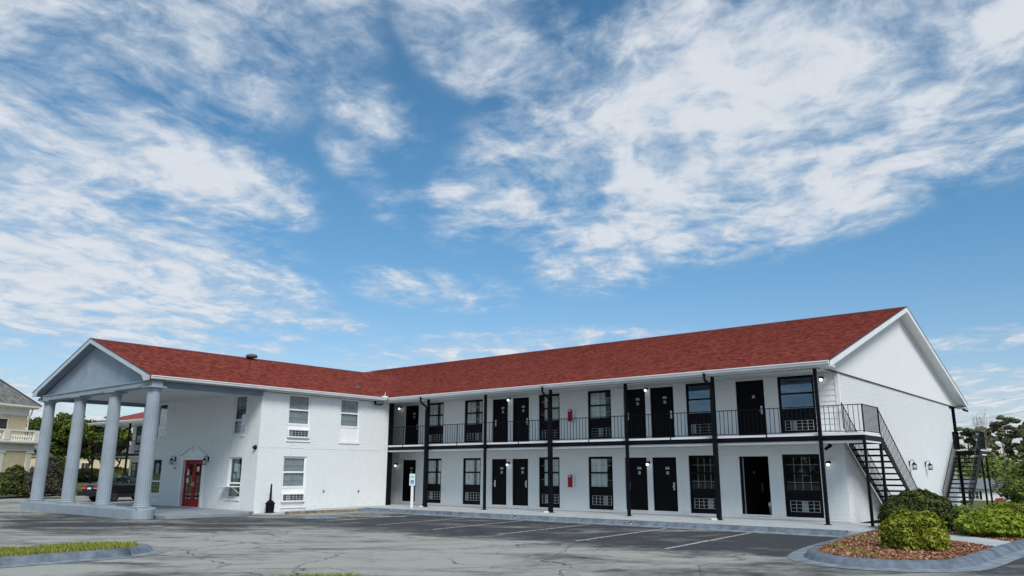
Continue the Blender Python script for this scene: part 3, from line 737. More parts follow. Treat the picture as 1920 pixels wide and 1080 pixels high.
# shingles
def shingle_pts(P, u0, u1, t0, t1, jag):
    # tab: lies on the slope, butt end raised
    return [P(u0, t0, .014+jag), P(u1, t0, .014+jag), P(u1, t1, .003), P(u0, t1, .003), P(u0, t0, .001), P(u1, t0, .001)]
SF = [(0, 1, 2, 3), (0, 4, 5, 1), (0, 3, 4), (1, 5, 2)]
def shingles(P, umin, umax, smax, clip, parent, rng, nsingle=0, key=None):
    m_ = MB(); ex = .143; wd = .165; r_ = 0; ones = []
    t = 0.0
    while t < smax-.05:
        t1 = min(t+ex+.02, smax); u = umin-((r_*.5) % 1)*wd-rng.uniform(0, .03)
        while u < umax:
            u0, u1 = max(u+.005, umin), min(u+wd-.005, umax); u += wd
            if u1-u0 < .05 or not clip((u0+u1)/2, t): continue
            ti = rng.random(); jag = rng.uniform(0, .004); dt = rng.uniform(-.006, .006)
            if nsingle and u1-u0 > wd-.014: ones.append((u0, u1, t+dt, t1, ti, jag))
            else: m_.add(shingle_pts(P, u0, u1, t+dt, t1, jag), SF, ti)
        t += ex; r_ += 1
    if nsingle:
        ones.sort(key=key); meshes = {}
        for q in ones[nsingle:]: m_.add(shingle_pts(P, q[0], q[1], q[2], q[3], q[5]), SF, q[4])
        for q in ones[:nsingle]:
            ti = round(q[4]*7)/7
            if ti not in meshes:
                mm = MB(); o0 = P(0, 0, 0); mm.add([tuple(Vector(v)-Vector(o0)) for v in shingle_pts(P, 0, wd-.01, 0, ex+.02, .002)], SF, ti); meshes[ti] = mesh_of('shingle', mm, SHING, fix=False)
            inst('shingle', meshes[ti], parent, P(q[0], q[2], 0))
    obj('shingles', m_, SHING, parent, kind='stuff', fix=False)
ncos = 1/math.sqrt(1+sl*sl)
def PM(u, t, h): return (u, -EY+t*ncos+(-h*sl*ncos), ZE+t*sl*ncos+h*ncos)
def clipM(u, t):
    x, y, z = PM(u, t, 0)
    zl = LRZ-abs(x-LRX)*lsl
    return z > zl-.10 or y < -EY-1 or x > LX+0.1
SM = RT/ncos
shingles(PM, -13.0, XR, SM, clipM, roof, random.Random(5), 290, key=lambda q: (q[0]-CAMPOS.x)**2+((-EY+q[2]*ncos)-CAMPOS.y)**2)
lc = 1/math.sqrt(1+lsl*lsl)
def PR(u, t, h): return (LX-t*lc+h*lsl*lc, u, LE+t*lsl*lc+h*lc)
def clipL(u, t):
    x, y, z = PR(u, t, 0); return z > ZE+sl*(y+EY)-.10
shingles(PR, YF, ytop, (LX-LRX)/lc, clipL, lroof, random.Random(6))
rc = MB()
x = -14.0
while x < XR-.02:
    x1 = min(x+.26, XR); rc.prism([(-.13, ZR-.13*sl+.012), (0, ZR+.028), (.13, ZR-.13*sl+.012), (.13, ZR-.13*sl-.01), (0, ZR+.0), (-.13, ZR-.13*sl-.01)], x, x1-.004, lambda u, v, w: (w, B/2+u, v)); x += .26
obj('ridge_cap', rc, mat('ridge_dark_red', (0.10, 0.03, 0.035), 0.9, var=.2), roof, fix=False)
rc = MB(); y = YF
while y < ytop:
    rc.prism([(-.13, LRZ-.13*lsl+.012), (0, LRZ+.028), (.13, LRZ-.13*lsl+.012), (.13, LRZ-.13*lsl-.01), (0, LRZ), (-.13, LRZ-.13*lsl-.01)], y, min(y+.256, ytop), lambda u, v, w: (LRX+u, w, v)); y += .26
obj('ridge_cap', rc, MATS['ridge_dark_red'], lroof, fix=False)
# ---- fascias, gutters, soffits
GUT = [(0, 0), (0.0, -.13), (.055, -.13), (.075, -.10), (.085, -.05), (.115, -.03), (.115, 0), (.10, 0), (.10, -.012), (.015, -.012), (.015, 0)]
gt = MB(); gt.prism(GUT, LX+.125, XR-.02, lambda u, v, w: (w, -EY+.002-u, ZE-.015+v)); obj('gutter', gt, TRIM, motel)
gt = MB(); gt.prism(GUT, -34.3, -11.4, lambda u, v, w: (w, -EY+.002-u, ZE-.015+v)); obj('rear_gutter', gt, TRIM, motel)
gt = MB(); gt.prism(GUT, YF+.06, -EY-.12, lambda u, v, w: (LX-.002+u, w, LE-.015+v)); obj('lobby_gutter', gt, TRIM, motel)
so_ = MB(); so_.box(-2.8, L-.1, -2.10, -.002, 5.175, 5.20); so_.box(LX+.0, L+.3, -2.185, -2.10, 5.10, 5.16); obj('soffit', so_, CEIL, motel)
be = MB(); be.box(.03, L+.25, -1.80, -1.64, 5.085, 5.17); obj('frieze_beam', be, TRIM, motel)
def ticks(P, u0, u1, v0, v1, d0, d1, step, parent, material=FLASH):
    m_ = MB(); u = u0
    while u < u1: m_.box(u, u+step*.33, v0, v1, d0, d1, P); u += step
    obj('soffit_vent_slots', m_, material, parent, kind='stuff', fix=False)
ticks(PF, .1, L+.2, 5.088, 5.125, 1.80, 1.804, .098, motel)
# rake fascias right gable: boards along both slopes with boxed ends
rk = MB()
for sgn in (1, -1):
    yc = lambda t: (-EY+t) if sgn > 0 else (B+EY-t)
    n = [(0.0, ZE+.012), (RT, ZR+.012), (RT, ZR-.21), (.16, ZE-.21+.16*sl), (.0, ZE-.20)]
    rk.prism(n, XR+.001, XR+.03, lambda t, v, w: (w, yc(t), v))
obj('rake_fascia', rk, TRIM, motel)
rk = MB()
for sgn in (1, -1):
    yc = lambda t: (-EY+t) if sgn > 0 else (B+EY-t)
    rk.prism([(-.02, ZE+.002), (RT, ZR+.006), (RT, ZR+.03), (-.03, ZE+.027)], XR+.005, XR+.045, lambda t, v, w: (w, yc(t), v))
obj('drip_edge', rk, FLASH, motel)
for y0, y1 in ((-EY+.001, -1.72), (B+1.72, B+EY-.001)):   # boxed eave returns
    rk = MB(); rk.box(L+.05, XR+.0, y0, y1, ZE-.20, ZE-.135); obj('eave_return', rk, TRIM, motel)
sf = MB(); sf.box(L+.036, XR, -2.0, B/2, 0, 0)   # rake soffits under the overhang
sf = MB()
for sgn in (1, -1):
    yc = lambda t: (-EY+t) if sgn > 0 else (B+EY-t)
    sf.prism([(.1, ZE-.155+.1*sl), (RT, ZR-.155), (RT, ZR-.165), (.1, ZE-.165+.1*sl)], L+.036, XR, lambda t, v, w: (w, yc(t), v))
obj('rake_soffit', sf, TRIM, motel)
# ---- balcony
sb = MB(); sb.box(-2.8, L+.012, -1.66, -.03, 2.72, 2.975); obj('balcony_slab', sb, CEIL, motel)
bal = MB(); bal.box(.03, 22.49, -1.70, -1.662, 2.925, 3.0); bal.box(.03, 22.49, -1.70, -1.662, 2.69, 2.765); obj('slab_edge', bal, TRIM, motel)
bal = MB(); bal.box(.03, 22.50, -1.745, -1.662, 2.765, 2.925); obj('edge_beam', bal, BLACK, motel)
# posts
POSTX = [2.905+3.649*k for k in range(6)]
for k, x in enumerate(POSTX):
    p = MB(); p.box(x-.05, x+.05, -1.86, -1.76, ZS, 5.10); po = obj('post', p, BLACK, motel)
    p = MB(); p.box(x-.10, x+.10, -1.91, -1.71, ZS-.001, ZS+.018); obj('base_plate', p, BLACK, po)
    if k in (0, 2, 4):
        p = MB(); p.tube([(x-.10, -2.25, 5.20), (x-.10, -2.25, 5.02), (x-.09, -2.20, 4.93), (x-.02, -1.98, 4.78), (x-.0, -1.93, 4.70), (x+.0, -1.93, 4.55)], .048, 8)
        p.box(x-.055, x+.055, -1.97, -1.865, .20, 4.60); ds = obj('downspout', p, BLACK, motel)
        p = MB(); p.box(x-.22, x-.04, -2.02, -1.92, ZS-.001, ZS+.06); obj('downspout_shoe', p, TRIM, ds)
# black end pilaster and header by the lobby corner
p = MB(); p.box(-.02, .028, -1.72, -1.42, ZS, 2.69); p.box(-.02, .028, -1.72, -1.42, 3.0, 5.085); obj('end_pilaster', p, BLACK, motel)
p = MB(); p.box(-2.6, -.62, -.30, -.004, 2.42, 2.70); obj('ceiling_header', p, CEIL, motel)
p = MB(); p.box(-2.85, -2.75, -1.7, 0, ZS, 5.2); obj('recess_wall', p, SIDING, motel)
# ---- railing
rl = MB()
def rail_run(m_, a, b, zt, zb_):
    a, b = Vector(a), Vector(b); d = (b-a).normalized(); n = Vector((-d.y, d.x))*.018
    for z, h in ((zt, .025), (zb_, .02)):
        vs = [(*(a+n), z-h/2), (*(b+n), z-h/2), (*(b-n), z-h/2), (*(a-n), z-h/2), (*(a+n), z+h/2), (*(b+n), z+h/2), (*(b-n), z+h/2), (*(a-n), z+h/2)]
        m_.add(vs, [(0, 3, 2, 1), (4, 5, 6, 7), (0, 1, 5, 4), (1, 2, 6, 5), (2, 3, 7, 6), (3, 0, 4, 7)])
rail_run(rl, (.05, -1.70), (22.47, -1.70), 3.88, 3.05)
railing = obj('railing', rl, BLACK, motel, fix=False)
bmb = MB(); bmb.box(-.008, .008, -.008, .008, 0, .83); bal_me = mesh_of('baluster', bmb, BLACK)
bmb = MB(); bmb.box(-.016, .016, -.016, .016, 0, .95); rpost_me = mesh_of('rail_post', bmb, BLACK)
x = .17; k = 0
while x < 22.4:
    if min(abs(x-q) for q in POSTX) > .06: inst('baluster', bal_me, railing, (x, -1.70, 3.05))
    x += .152; k += 1
for q in [POSTX[0]-1.82]+[q+1.82 for q in POSTX[:-1]]: inst('rail_post', rpost_me, railing, (q, -1.70, 2.93))

# ================================================================== LOBBY WING
lobby_wins = [(-7.58, -6.40, 3.09, 5.11), (-4.72, -3.56, 3.09, 5.12), (-7.66, -6.44, .26, 2.38)]
lh = lobby_wins
lwall = obj('lobby_side_wall', wall_sheet(PL, -DD+.006, -1.72, -.05, 5.22, lh, -.006), MORTAR, motel, fix=False)
brickwork(PL, -DD, -1.72, -.02, 5.18, lh, lwall)
dwins = [(-2.20, -1.20, 3.30, 5.06), (-2.22, -1.20, .58, 2.36), (-9.36, -8.34, 3.28, 5.06), (-9.42, -8.36, .60, 2.36)]
ddoor = (-6.20, -4.42, .12, 2.24)
dh = dwins+[ddoor]
dwall = obj('lobby_front_wall', wall_sheet(PD, -10.79, -.006, .0, 5.22, dh, -.006), MORTAR, motel, fix=False)
brickwork(PD, -10.79, 0, .02, 5.0, dh, dwall)
ow = MB(); ow.box(-10.84, -10.79, -DD, -.05, 0, 5.2); ow.box(-10.8, -.01, -1.74, -1.69, 0, 5.2); obj('lobby_far_wall', ow, WHITE, motel)
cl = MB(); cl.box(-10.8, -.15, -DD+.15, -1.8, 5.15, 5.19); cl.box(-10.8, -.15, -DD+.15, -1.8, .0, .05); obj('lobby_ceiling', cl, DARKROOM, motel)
def white_window(P, h, kind):
    a, b, c, e = h; t = .05; root_m = MB(); D0, D1 = -.11, -.05
    for q in ((a, a+t, c, e), (b-t, b, c, e), (a+t, b-t, e-t, e), (a+t, b-t, c, c+t)): root_m.box(*q, D0, D1, P)
    root = obj('lobby_window', root_m, TRIM, motel, bevel=.004)
    if kind == 'ac': zlow = c+.70
    elif kind == 'panel': zlow = c+.72
    elif kind == 'ac_low': zlow = c+.82
    else: zlow = c+t
    if kind in ('ac', 'panel', 'ac_low'):
        pm_ = MB(); pm_.box(a+t, b-t, c+t, zlow, D0, D0+.04, P); pm_.box(a+t, b-t, zlow-.05, zlow, D0+.04, D1, P); obj('panel', pm_, TRIM, root)
        if kind != 'panel':
            z0, z1 = (c+.10, c+.48) if kind == 'ac' else (c+.18, c+.55)
            fr_ = MB(); ex = .055
            for q in ((a+.02, a+.02+ex, z0, z1), (b-.02-ex, b-.02, z0, z1), (a+.02+ex, b-.02-ex, z1-ex, z1), (a+.02+ex, b-.02-ex, z0, z0+ex)): fr_.box(*q, D1-.03, .05, P)
            obj('air_conditioner_sleeve', fr_, TRIM, root, bevel=.004); grille('ac', P, a+.09, b-.09, z0+.065, z1-.065, .02, root, 6, 3)
    tall = kind in ('tall', 'tall_shelf')
    mid = zlow+(e-t-zlow)*(.5 if not tall else .36)
    for z0, z1, dd in ((zlow, mid, -.065), (mid, e-t, -.085)):
        q = .035; sm = MB(); u0, u1 = a+t, b-t
        for r_ in ((u0, u0+q, z0, z1), (u1-q, u1, z0, z1), (u0+q, u1-q, z0, z0+q), (u0+q, u1-q, z1-q, z1)): sm.box(*r_, dd-.02, dd+.012, P)
        obj('sash', sm, TRIM, root)
        gp = MB(); gp.box(u0+q, u1-q, z0+q, z1-q, dd-.004, dd, P); obj('pane', gp, GLASS, root)
        mu = MB(); w = .008; nc = 4 if not tall else 3; rows = 2 if not tall else 3
        for k in range(1, nc): u = u0+q+(u1-u0-2*q)*k/nc; mu.box(u-w, u+w, z0+q, z1-q, dd-.018, dd-.008, P)
        for k in range(1, rows): z = z0+q+(z1-z0-2*q)*k/rows; mu.box(u0+q, u1-q, z-w, z+w, dd-.019, dd-.007, P)
        obj('muntins', mu, LATT, root, fix=False)
    if not tall: curtain(P, a+.05, b-.05, zlow, e-.03, -.14, root, BLIND, .2)
    elif kind == 'tall_shelf':
        sh = MB(); zs = mid-.16; sh.box(a-.12, b+.02, zs, zs+.03, -.03, .40, P); obj('shelf', sh, TRIM, root)
        sh = MB()
        for u in (a+.05, b-.08): sh.tube([P(u, zs-.25, .0), P(u, zs, .34)], .014, 6)
        obj('shelf_bracket', sh, TRIM, root)
        for u, z, hw, hh in ((a+.42, mid+.66, .13, .17), (a+.66, mid+.50, .10, .30), (a+.34, mid+.28, .07, .1)):
            pp = MB(); pp.box(u-hw, u+hw, z-hh, z+hh, -.10, -.096, P); obj('notice_paper', pp, PAPER, root)
    elif c < 1:
        pp = MB(); pp.box(a+.3, a+.62, mid+.35, mid+.85, -.10, -.096, P); obj('notice_paper', pp, PAPER, root)
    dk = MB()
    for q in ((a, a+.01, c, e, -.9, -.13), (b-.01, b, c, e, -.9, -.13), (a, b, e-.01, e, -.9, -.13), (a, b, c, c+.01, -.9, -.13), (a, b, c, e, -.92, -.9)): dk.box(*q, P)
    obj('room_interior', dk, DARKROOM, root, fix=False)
    si = MB(); si.box(a-.05, b+.05, c-.075, c, -.10, .045, P); obj('sill', si, TRIM, root, bevel=.006)
for h, k in zip(lobby_wins, ('ac', 'panel', 'ac_low')): white_window(PL, h, k)
for h, k in zip(dwins, ('tall', 'tall_shelf', 'tall', 'tall')): white_window(PD, h, k)
# crack line and pipe stubs in the side wall
cm = MB(); y = -DD+.05; pts = []
while y < -1.8: pts.append((.008, y, 2.74+.012*math.sin(y*3.1)+.008*math.sin(y*9))); y += .18
cm.tube(pts, .007, 5); obj('wall_cable', cm, MORTAR, motel)
for y, z in ((-5.45, .87), (-3.45, .84)):
    cm = MB(); cm.tube([(.0, y, z), (.06, y, z)], .035, 8); obj('pipe_stub', cm, RUBBLE, motel)
# ---- red doors
a, b, c, e = ddoor
sr = MB()
for q in ((a-.16, a, c, e+.14), (b, b+.16, c, e+.14), (a, b, e, e+.14)): sr.box(*q, -.03, .05, PD)
sr.box(a-.28, b+.28, e+.14, e+.20, -.03, .10, PD)
ent = obj('entrance_surround', sr, TRIM, motel, bevel=.006)
pd = MB(); pw = (b-a)/2+.26; uc = (a+b)/2; z0 = e+.20
pd.prism([(uc-pw+.1, z0), (uc+pw-.1, z0), (uc, z0+.40)], .003, .04, lambda u, v, d: PD(u, v, d)); obj('pediment', pd, TRIM, ent)
pd = MB()
for sgn in (-1, 1):
    pd.prism([(uc+sgn*pw, z0), (uc+sgn*pw, z0+.05), (uc+sgn*.17, z0+.46), (uc+sgn*.17, z0+.39)], .0, .11, lambda u, v, d: PD(u, v, d))
    pts = [PD(uc+sgn*(.17-.11*math.sin(t*.55)), z0+.42-.09*t+.02*math.cos(t*2), .08) for t in np.linspace(0, 3.4, 9)]
    pd.tube(pts, .03, 6, .022)
obj('pediment_scroll', pd, TRIM, ent)
sh = MB(); sh.box(a-.0, a+.005, c, e, -.12, -.03, PD); sh.box(a+.005, b-.005, c-.04, c+.01, -.2, .06, PD); obj('threshold', sh, TRIM, ent)
mid = (a+b)/2
for u0, u1 in ((a+.01, mid-.006), (mid+.006, b-.01)):
    st = .15; dm_ = MB()
    for q in ((u0, u0+st, c+.01, e-.01), (u1-st, u1, c+.01, e-.01), (u0+st, u1-st, c+.01, c+.34), (u0+st, u1-st, e-.19, e-.01)): dm_.box(*q, -.13, -.085, PD)
    nr = 5; H0, H1 = c+.34, e-.19; w = .014
    for k in range(1, nr): z = H0+(H1-H0)*k/nr; dm_.box(u0+st, u1-st, z-w, z+w, -.125, -.09, PD)
    um = (u0+u1)/2; 
    for k in range(nr): dm_.box(um-w, um+w, H0+(H1-H0)*k/nr+w, H0+(H1-H0)*(k+1)/nr-w, -.125, -.09, PD)
    lf = obj('red_door', dm_, REDP, motel, label='red glazed entrance door leaf')
    for k in range(nr):
        for ua, ub in ((u0+st, um-w), (um+w, u1-st)):
            gp = MB(); gp.box(ua, ub, H0+(H1-H0)*k/nr+w, H0+(H1-H0)*(k+1)/nr-w, -.110, -.106, PD); obj('pane', gp, GLASS, lf)
    hd = MB(); uh = u1-.07 if u1 < mid+.1 and u0 < mid-.1 else u0+.07
    hd.box(uh-.025, uh+.025, c+.92, c+1.12, -.085, -.07, PD); hd.box(uh-.07, uh+.03, c+1.0, c+1.03, -.07, -.035, PD); obj('door_handle', hd, STEEL, lf)
    for z in ((c+1.55, c+1.2) if u0 < mid-.1 else (c+1.7,)):
        pp = MB(); pp.box(u0+st+.05, u0+st+.27, z-.12, z+.12, -.1035, -.101, PD); obj('notice_paper', pp, PAPER, lf)
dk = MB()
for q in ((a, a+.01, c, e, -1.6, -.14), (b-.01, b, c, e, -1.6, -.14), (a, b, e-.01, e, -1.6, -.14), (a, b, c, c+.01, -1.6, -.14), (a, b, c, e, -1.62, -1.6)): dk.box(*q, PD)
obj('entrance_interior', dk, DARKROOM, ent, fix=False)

# ================================================================== PORTICO
sl_ = MB(); sl_.prism([(-11.2, -8.95), (.02, -8.95), (.75, -9.6), (1.05, -11.5), (1.0, -13.2), (-11.2, -13.2)], -.1, .115, lambda u, v, w: (u, v, w)); struct('portico_floor', sl_, mat('floor_grey', (0.27, 0.30, 0.33), 0.6, var=.08, vscale=1.2), bevel=.01)
pr_ = [(-10.75, -14.12), (.15, -14.12)]+[(.15+.42*math.sin(t), -13.70-.42*math.cos(t)) for t in np.linspace(0, math.pi, 9)][1:]+[(-10.75, -13.28)]
pl_ = MB(); pl_.prism(pr_, -.1, .36, lambda u, v, w: (u, v, w)); struct('portico_plinth', pl_, GREY, bevel=.025)
CX = [-10.12, -6.68, -3.25, .06]; CY = -13.70
nf = 40
def flute(prof):
    m_ = MB(); return m_.lathe(prof, nf, (0, 0, 0), .05, nf)
sh_me = mesh_of('shaft', flute([(.265, 0), (.265, .02), (.262, 1.2), (.252, 2.6), (.232, 4.1), (.228, 4.20)]), GREY)
bs = MB(); bs.box(-.36, .36, -.36, .36, 0, .05); bs.lathe([(.33, .05), (.345, .075), (.33, .10), (.29, .105), (.285, .13), (.30, .15), (.285, .17), (.268, .175)], 32); bs_me = mesh_of('base', bs, GREY)
cp = MB(); cp.lathe([(.235, 0), (.25, .015), (.235, .03), (.235, .08), (.26, .09), (.30, .12), (.305, .135)], 32); cp.box(-.33, .33, -.33, .33, .135, .185); cp_me = mesh_of('capital', cp, GREY)
for x in CX:
    c_ = bpy.data.objects.new('column', sh_me); COL.objects.link(c_); c_.parent = motel; c_.location = (x, CY, .53); c_.scale = (1, 1, (4.90-.185-.53)/4.20)
    b_ = bpy.data.objects.new('base', bs_me); COL.objects.link(b_); b_.parent = c_; b_.location = (0, 0, -.17/c_.scale.z); b_.scale = (1, 1, 1/c_.scale.z)
    k_ = bpy.data.objects.new('capital', cp_me); COL.objects.link(k_); k_.parent = c_; k_.location = (0, 0, 4.20); k_.scale = (1, 1, 1/c_.scale.z)
en = MB(); en.box(-10.40, .32, -13.92, -13.50, 4.90, 5.10); en.box(-10.44, .36, -13.96, -13.46, 5.10, 5.14); obj('entablature', en, GREY, motel, bevel=.006)
def PE(u, v, d): return (u, -13.92-d, v)
ticks(PE, -4.0, .3, 4.905, 4.945, 0, .012, .085, motel, GREYD)
bm_ = MB(); bm_.box(-.16, .16, -13.50, -9.0, 4.90, 5.12); obj('side_beam', bm_, GREYD, motel)
bm_ = MB(); bm_.box(-10.30, -9.94, -13.50, -8.95, 4.90, 5.12); obj('side_beam', bm_, GREYD, motel)
def PB(u, v, d): return (.16+d, u, v)
bm_ = MB(); bm_.box(.0, .30, -13.4, -9.0, 5.125, 5.165); obj('lobby_soffit', bm_, CEIL, motel)
ticks(PB, -13.4, -9.05, 5.105, 5.135, .0, .012, .085, motel)
bm_ = MB(); bm_.box(.005, .38, -DD+.0, -EY, 5.12, 5.15); obj('lobby_soffit', bm_, CEIL, motel)
ticks(PL, -DD+.05, -2.3, 5.085, 5.12, .006, .012, .085, motel)
bm_ = MB(); bm_.box(.002, .03, -DD, -1.8, 5.12, 5.20); obj('frieze_board', bm_, TRIM, motel)
ce = MB(); ce.box(-9.95, -.15, -13.5, -8.93, 5.06, 5.08); obj('portico_ceiling', ce, CEIL, motel)
ty = MB(); ty.prism([(-10.9, 5.14), (.1, 5.14), (.1, 5.165), (LRX, LRZ-.14), (-10.9, 5.165)], -13.62, -13.72, lambda u, v, w: (u, w, v)); obj('tympanum', ty, mat('tympanum_grey', (0.27, 0.33, 0.39), 0.7, var=.06, bump=.003), motel)
RAKEG = mat('rake_light_grey', (0.47, 0.53, 0.58), 0.6, var=.04)
rk = MB()
for sgn in (1, -1):
    xc = lambda t: (LX-t) if sgn > 0 else (LXL+t)
    T = LX-LRX
    rk.prism([(0, LE+.012), (T, LRZ+.012), (T, LRZ-.19), (.62, LE-.19+.62*lsl), (.42, LE-.20), (0, LE-.20)], YF-.03, YF-.001, lambda t, v, w: (xc(t), w, v))
obj('portico_rake_fascia', rk, RAKEG, motel)
rk = MB()
for sgn in (1, -1):
    xc = lambda t: (LX-t) if sgn > 0 else (LXL+t)
    rk.prism([(-.02, LE+.004), (T, LRZ+.008), (T, LRZ+.032), (-.03, LE+.03)], YF-.045, YF-.005, lambda t, v, w: (xc(t), w, v))
obj('drip_edge', rk, FLASH, motel)
rk = MB()
for sgn in (1, -1):
    xc = lambda t: (LX-t) if sgn > 0 else (LXL+t)
    rk.prism([(.02, LE-.158+.02*lsl), (T, LRZ-.158), (T, LRZ-.17), (.02, LE-.17+.02*lsl)], YF, -13.73, lambda t, v, w: (xc(t), w, v))
obj('portico_rake_soffit', rk, GREYD, motel)
# roof fittings
vt = MB(); vt.lathe([(.10, 0), (.10, .14), (.26, .15), (.30, .20), (.24, .29), (.10, .33), (.02, .335)], 18, (-5.1, -6.5, LRZ-.14)); obj('roof_vent', vt, RUBBLE, lroof, smooth=True)
vt = MB(); vt.tube([(-1.16, -2.87, 5.75), (-1.16, -2.87, 6.14)], .05, 10); vt.lathe([(.16, -.02), (.10, .05), (.055, .07)], 12, (-1.16, -2.87, 5.84)); obj('plumbing_vent', vt, RUBBLE, lroof)
vt = MB(); vt.box(.15, .42, -2.5, -2.2, 5.31, 5.37); vt.tube([(.3, -2.3, 5.36), (.33, -2.3, 5.55)], .015, 6); obj('gutter_splash_guard', vt, TRIM, lroof)

# ---- far part of the room wing, seen through the portico
fw = MB(); fw.box(-31.5, -10.85, 0, .1, .1, 5.2); fw.box(-31.5, -31.4, .1, 17.4, .1, 5.2); obj('far_wing_wall', fw, WHITE, motel)
fs = MB(); fs.box(-34.0, -10.9, -1.66, -.01, 2.74, 2.93); fs.box(-34.0, -31.51, 0, 17, 2.74, 2.93); obj('far_balcony_slab', fs, TRIM, motel)
fs = MB(); fs.box(-34.05, -10.9, -1.75, -1.67, 2.78, 2.96); obj('far_edge_beam', fs, BLACK, motel)
fs = MB(); fs.box(XLh, -10.9, -EY-.02, -EY, 5.12, 5.31); fs.box(XLh-.02, XLh, -EY, 17, 5.12, 5.31); fs.box(XLh, -10.9, -EY, 0, 5.12, 5.14); fs.box(XLh, -31.5, 0, 17, 5.12, 5.14); obj('far_fascia', fs, TRIM, motel)
for x, y, z1 in ((-33.95, -1.72, 2.75), (-32.0, -1.72, 5.12), (-33.95, 5.5, 2.75), (-28.3, -1.72, 5.12), (-33.95, 12.0, 2.75)):
    p = MB(); w = .09 if x == -32.0 else .055; p.box(x-w, x+w, y-w, y+w, .0, z1); obj('post', p, BLACK, motel)
p = MB(); p.tube([(-33.4, -2.2, 5.15), (-33.2, -2.1, 4.98), (-32.2, -1.8, 4.85), (-32.0, -1.8, 4.7)], .06, 7); obj('downspout', p, BLACK, motel)
for (x0, x1, z0, z1, ac) in ((-30.9, -29.6, 3.1, 5.05, 1), (-31.1, -29.8, .3, 2.35, 0), (-27.6, -26.5, 3.0, 5.0, 0), (-29.0, -28.0, .25, 2.3, 0)):
    p = MB(); p.box(x0, x0+.08, z0, z1, 0, .03, PF); p.box(x1-.08, x1, z0, z1, 0, .03, PF); p.box(x0+.08, x1-.08, z1-.08, z1, 0, .03, PF); p.box(x0+.08, x1-.08, z0, z0+(z1-z0)*.38, 0, .03, PF); p.box(x0+.08, x1-.08, z0+(z1-z0)*.66, z0+(z1-z0)*.69, 0, .03, PF)
    wn = obj('far_window', p, BLACK, motel)
    p = MB(); p.box(x0+.08, x1-.08, z0+(z1-z0)*.38, z1-.08, 0.005, .012, PF); obj('pane', p, mat('dark_pane', (0.02, 0.035, 0.035), 0.08, spec=.8), wn)
    if ac: p = MB(); p.box(x0+.25, x1-.2, z0+.12, z0+.55, .03, .22, PF); obj('air_conditioner', p, LATT, wn)
p = MB(); rail_run(p, (-34.0, -1.7), (-11, -1.7), 3.88, 3.05); rail_run(p, (-33.97, -1.7), (-33.97, 17), 3.88, 3.05); fr_ = obj('far_railing', p, BLACK, motel, fix=False)
x = -33.9
while x < -26: inst('baluster', bal_me, fr_, (x, -1.7, 3.05)); x += .152

